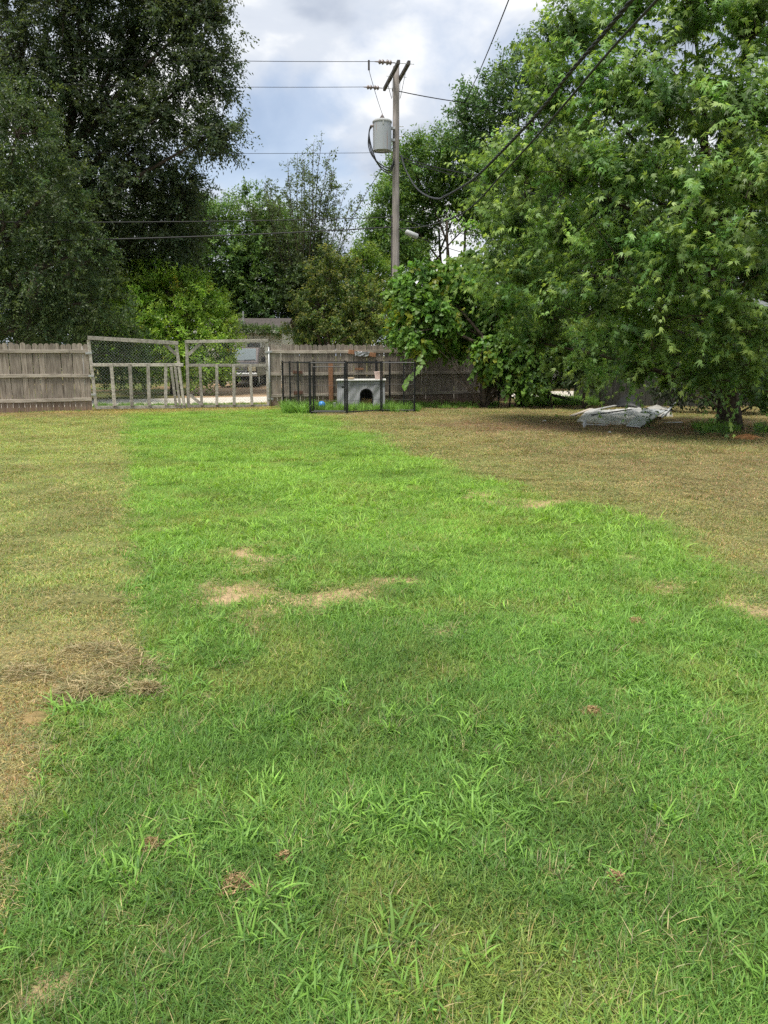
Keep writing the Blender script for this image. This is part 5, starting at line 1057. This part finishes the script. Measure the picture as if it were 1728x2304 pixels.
# ------------------------------------------------------------------ across the road: house, pickup, white house
M['siding'] = plain('cream_siding', (0.72, 0.69, 0.60), 0.7, 0, 0.06, 2); M['shingle'] = plain('dark_shingle', (0.07, 0.06, 0.055), 0.9, 0, 0.4, 8); M['glass'] = plain('window_glass', (0.06, 0.075, 0.08), 0.08, 0, 0.1, 1, 0.8); M['blind'] = plain('grey_blind', (0.30, 0.31, 0.32), 0.6, 0, .05)
def house(px0, px1, Y, H, depth, label, wins, roof_rise, pipe=None, over=0.18):
    x0, x1 = (px0-864)/FPX*Y, (px1-864)/FPX*Y; o = thing('house', ((x0+x1)/2, Y, 0), label, 'house')
    k = MB(); k.box(((x0+x1)/2, Y+depth/2+.05, H/2), (x1-x0, depth, H)); k.build('wall', M['siding'], o)
    z = 0.15; s = MB()
    while z < H - 0.05:
        s.add([(x0, Y+.045, z+.16), (x1, Y+.045, z+.16), (x1, Y+.015, z), (x0, Y+.015, z), (x0, Y+.048, z-.001), (x1, Y+.048, z-.001)], [(0, 1, 2, 3), (3, 2, 5, 4)]); z += 0.16
    tag(s.build('siding', M['siding'], o), kind='stuff')
    for (a, b, t, d) in wins:
        p, q = at(a, t, Y), at(b, d, Y); xa, xb, zt, zb = p.x, q.x, p.z, q.z; zm = (zt+zb)/2
        w = MB()
        for u, v, ww in (((xa, zt), (xb, zt), .09), ((xa, zb), (xb, zb), .10), ((xa, zm), (xb, zm), .06)): w.beam((u[0]-.04, Y-.005, u[1]), (v[0]+.04, Y-.005, v[1]), ww, .05, (0, 1, 0))
        for u in (xa, xb): w.beam((u, Y-.01, zb), (u, Y-.01, zt), .09, .05, (0, 1, 0))
        f = w.build('window', M['white'], o)
        for za, zb2 in ((zt, zm), (zm, zb)): MB().box(((xa+xb)/2, Y+.006, (za+zb2)/2), (xb-xa-.08, .012, abs(za-zb2)-.06)).build('pane', M['glass'], f)
        bl = MB()
        for i in range(16): bl.box(((xa+xb)/2, Y-.003, zb + (zt-zb)*(i+.5)/16), (xb-xa-.14, .004, (zt-zb)/16*.55))
        bl.build('blind', M['blind'], f)
    y0, y1 = Y-over, Y+depth+over; ym = Y+depth/2; r = MB(); t = .08
    for ya, za, yb, zb in ((y0, H-.05, ym, H+roof_rise), (y1, H-.05, ym, H+roof_rise)): r.prism([(x0-over, ya, za), (x1+over, ya, za), (x1+over, yb, zb), (x0-over, yb, zb)], (0, 0, t))
    rf = r.build('roof', M['shingle'], o)
    g = MB()
    for x in (x0+.01, x1-.03): g.prism([(x, Y+.05, H), (x, Y+depth, H), (x, ym, H+roof_rise-.02)], (.02, 0, 0))
    g.build('gable', M['siding'], o); MB().beam((x0-over, y0-.012, H-.02), (x1+over, y0-.012, H-.02), .14, .02, (0, 1, 0)).build('fascia', M['white'], o)
    if pipe: q = at(*pipe, Y+depth*.3); MB().tube([(q.x, q.y, H), (q.x, q.y, q.z)], .04, 8).build('vent_pipe', M['galv'], rf)
    return o
house(455, 640, 42.5, 2.75, 6.5, 'cream sided house with dark roof beyond the right gate', [(555, 588, 770, 799), (480, 512, 770, 799)], 0.75, (547, 700))
house(905, 1330, 41, 2.5, 7, 'pale low house glimpsed over the fence behind the vine', [(1010, 1040, 765, 800), (1200, 1230, 765, 800)], 0.5)
tree('roof_vine', 'creeping vine spilling over the cream house roof', 'vine', gx(600, 41.8), px_lobes([(565, 738, 42.2, 45, 9, .5), (620, 745, 42.2, 30, 12, .5), (535, 735, 42.2, 25, 12, .5)]), 131, leaf=0.12, dens=12, twigs=4, lpt=6, tlen=.3, col=(0.06, 0.10, 0.03), trunk_r=0.03, limb_r=.01, branches=.1)
def pickup():
    Y = 37.4; cx = (536-864)/FPX*Y; o = thing('pickup_truck', (cx, Y+1, 0), 'dark brown pickup truck facing the road, half hidden by the bright shrub', 'truck'); W = .98
    M['paint'] = plain('brown_car_paint', (0.115, 0.095, 0.09), 0.25, 0.2, 0.1); M['chrome'] = plain('chrome', (0.72, 0.72, 0.70), 0.3, 0.25, 0.05); M['lamp'] = plain('aged_headlamp', (0.66, 0.58, 0.38), 0.2); M['rubber'] = plain('tyre_rubber', (0.018, 0.018, 0.018), 0.8); M['blackp'] = plain('black_plastic', (0.02, 0.02, 0.021), 0.6); M['gold'] = plain('gold_badge', (0.65, 0.5, 0.2), 0.3, .6)
    def side(pts, w, nm, m, y=0, par=None):  # closed profile in y,z across the width, with bevelled edges
        mb = MB(); n = len(pts); vs = []
        for x, k in ((-w, .96), (-w+.05, 1), (w-.05, 1), (w, .96)):
            cy = sum(p[0] for p in pts)/n; cz = sum(p[1] for p in pts)/n
            vs += [(cx+x, Y + cy + (p[0]-cy)*k, cz + (p[1]-cz)*k) for p in pts]
        fs = [tuple(range(n-1, -1, -1)), tuple(range(3*n, 4*n))] + [(j*n+i, j*n+(i+1) % n, (j+1)*n+(i+1) % n, (j+1)*n+i) for j in range(3) for i in range(n)]
        return mb.add(vs, fs).build(nm, m, par or o)
    side([(0.12, .50), (0.10, .95), (0.16, 1.10), (1.35, 1.20), (1.5, 1.20), (5.2, 1.18), (5.25, .55)], W, 'body', M['paint'])
    side([(1.25, 1.17), (1.95, 1.86), (2.2, 1.9), (3.5, 1.9), (3.75, 1.17)], W-.12, 'cab', M['paint'])
    ws = MB(); ws.add([(cx-W+.22, Y+1.315, 1.26), (cx+W-.22, Y+1.315, 1.26), (cx+W-.30, Y+1.90, 1.83), (cx-W+.30, Y+1.90, 1.83)], [(0, 1, 2, 3)]); ws.build('windshield', M['wglass'], o)
    MB().box((cx, Y+.09, .83), (1.02, .05, .36)).build('grille_recess', M['blackp'], o)
    for z in (.94, .87, .80, .72): MB().box((cx, Y+.05, z), (1.06, .05, .03)).build('grille_bar', M['chrome'], o)
    g = MB(); g.prism([(cx-.13, Y+.015, .855), (cx-.05, Y+.015, .855), (cx-.05, Y+.015, .84), (cx+.05, Y+.015, .84), (cx+.05, Y+.015, .855), (cx+.13, Y+.015, .855), (cx+.10, Y+.015, .905), (cx+.05, Y+.015, .905), (cx+.05, Y+.015, .92), (cx-.05, Y+.015, .92), (cx-.05, Y+.015, .905), (cx-.10, Y+.015, .905)], (0, .02, 0)); g.build('badge', M['gold'], o)
    for s in (-1, 1):
        MB().beam((cx+s*.56, Y+.07, .86), (cx+s*.94, Y+.10, .86), .20, .09, (0, 1, 0), .02).build('headlight', M['lamp'], o)
        m_ = MB().box((cx+s*(W+.12), Y+1.55, 1.30), (.22, .12, .26)).build('mirror', M['blackp'], o)
        for yy in (.95, 4.3):
            t = MB(); prof = [(-.12, .30), (-.13, .36), (-.08, .40), (.08, .40), (.13, .36), (.12, .30)]; n = 20; vs, fs = [], []
            for dx, r in prof: vs += [(cx+s*.85+dx, Y+yy+r*math.cos(2*math.pi*k/n), .40+r*math.sin(2*math.pi*k/n)) for k in range(n)]
            for j in range(5):
                for k in range(n): fs.append((j*n+k, j*n+(k+1) % n, (j+1)*n+(k+1) % n, (j+1)*n+k))
            w = t.add(vs, fs).build('wheel', M['rubber'], o); MB().tube([(cx+s*.75, Y+yy, .40), (cx+s*.94, Y+yy, .40)], .30, 18).build('rim', M['chrome'], w)
    MB().beam((cx-W-.01, Y+.03, .60), (cx+W+.01, Y+.03, .60), .16, .18, (0, 1, 0), .03).build('bumper', M['chrome'], o); MB().beam((cx-W+.04, Y+.06, .44), (cx+W-.04, Y+.06, .44), .16, .14, (0, 1, 0), .03).build('air_dam', M['blackp'], o)
    MB().box((cx, Y+2.4, .42), (1.5, 4.2, .2)).build('chassis', M['blackp'], o)
    for s in (-1, 1): MB().beam((cx+s*.45-.3, Y+1.28, 1.27), (cx+s*.45+.25, Y+1.33, 1.31), .015, .02, (0, 1, 0)).build('wiper', M['blackp'], o)
M['wglass'] = plain('windscreen_glass', (0.16, 0.20, 0.21), 0.06, 0, 0.1, 1, 1.0)
pickup()
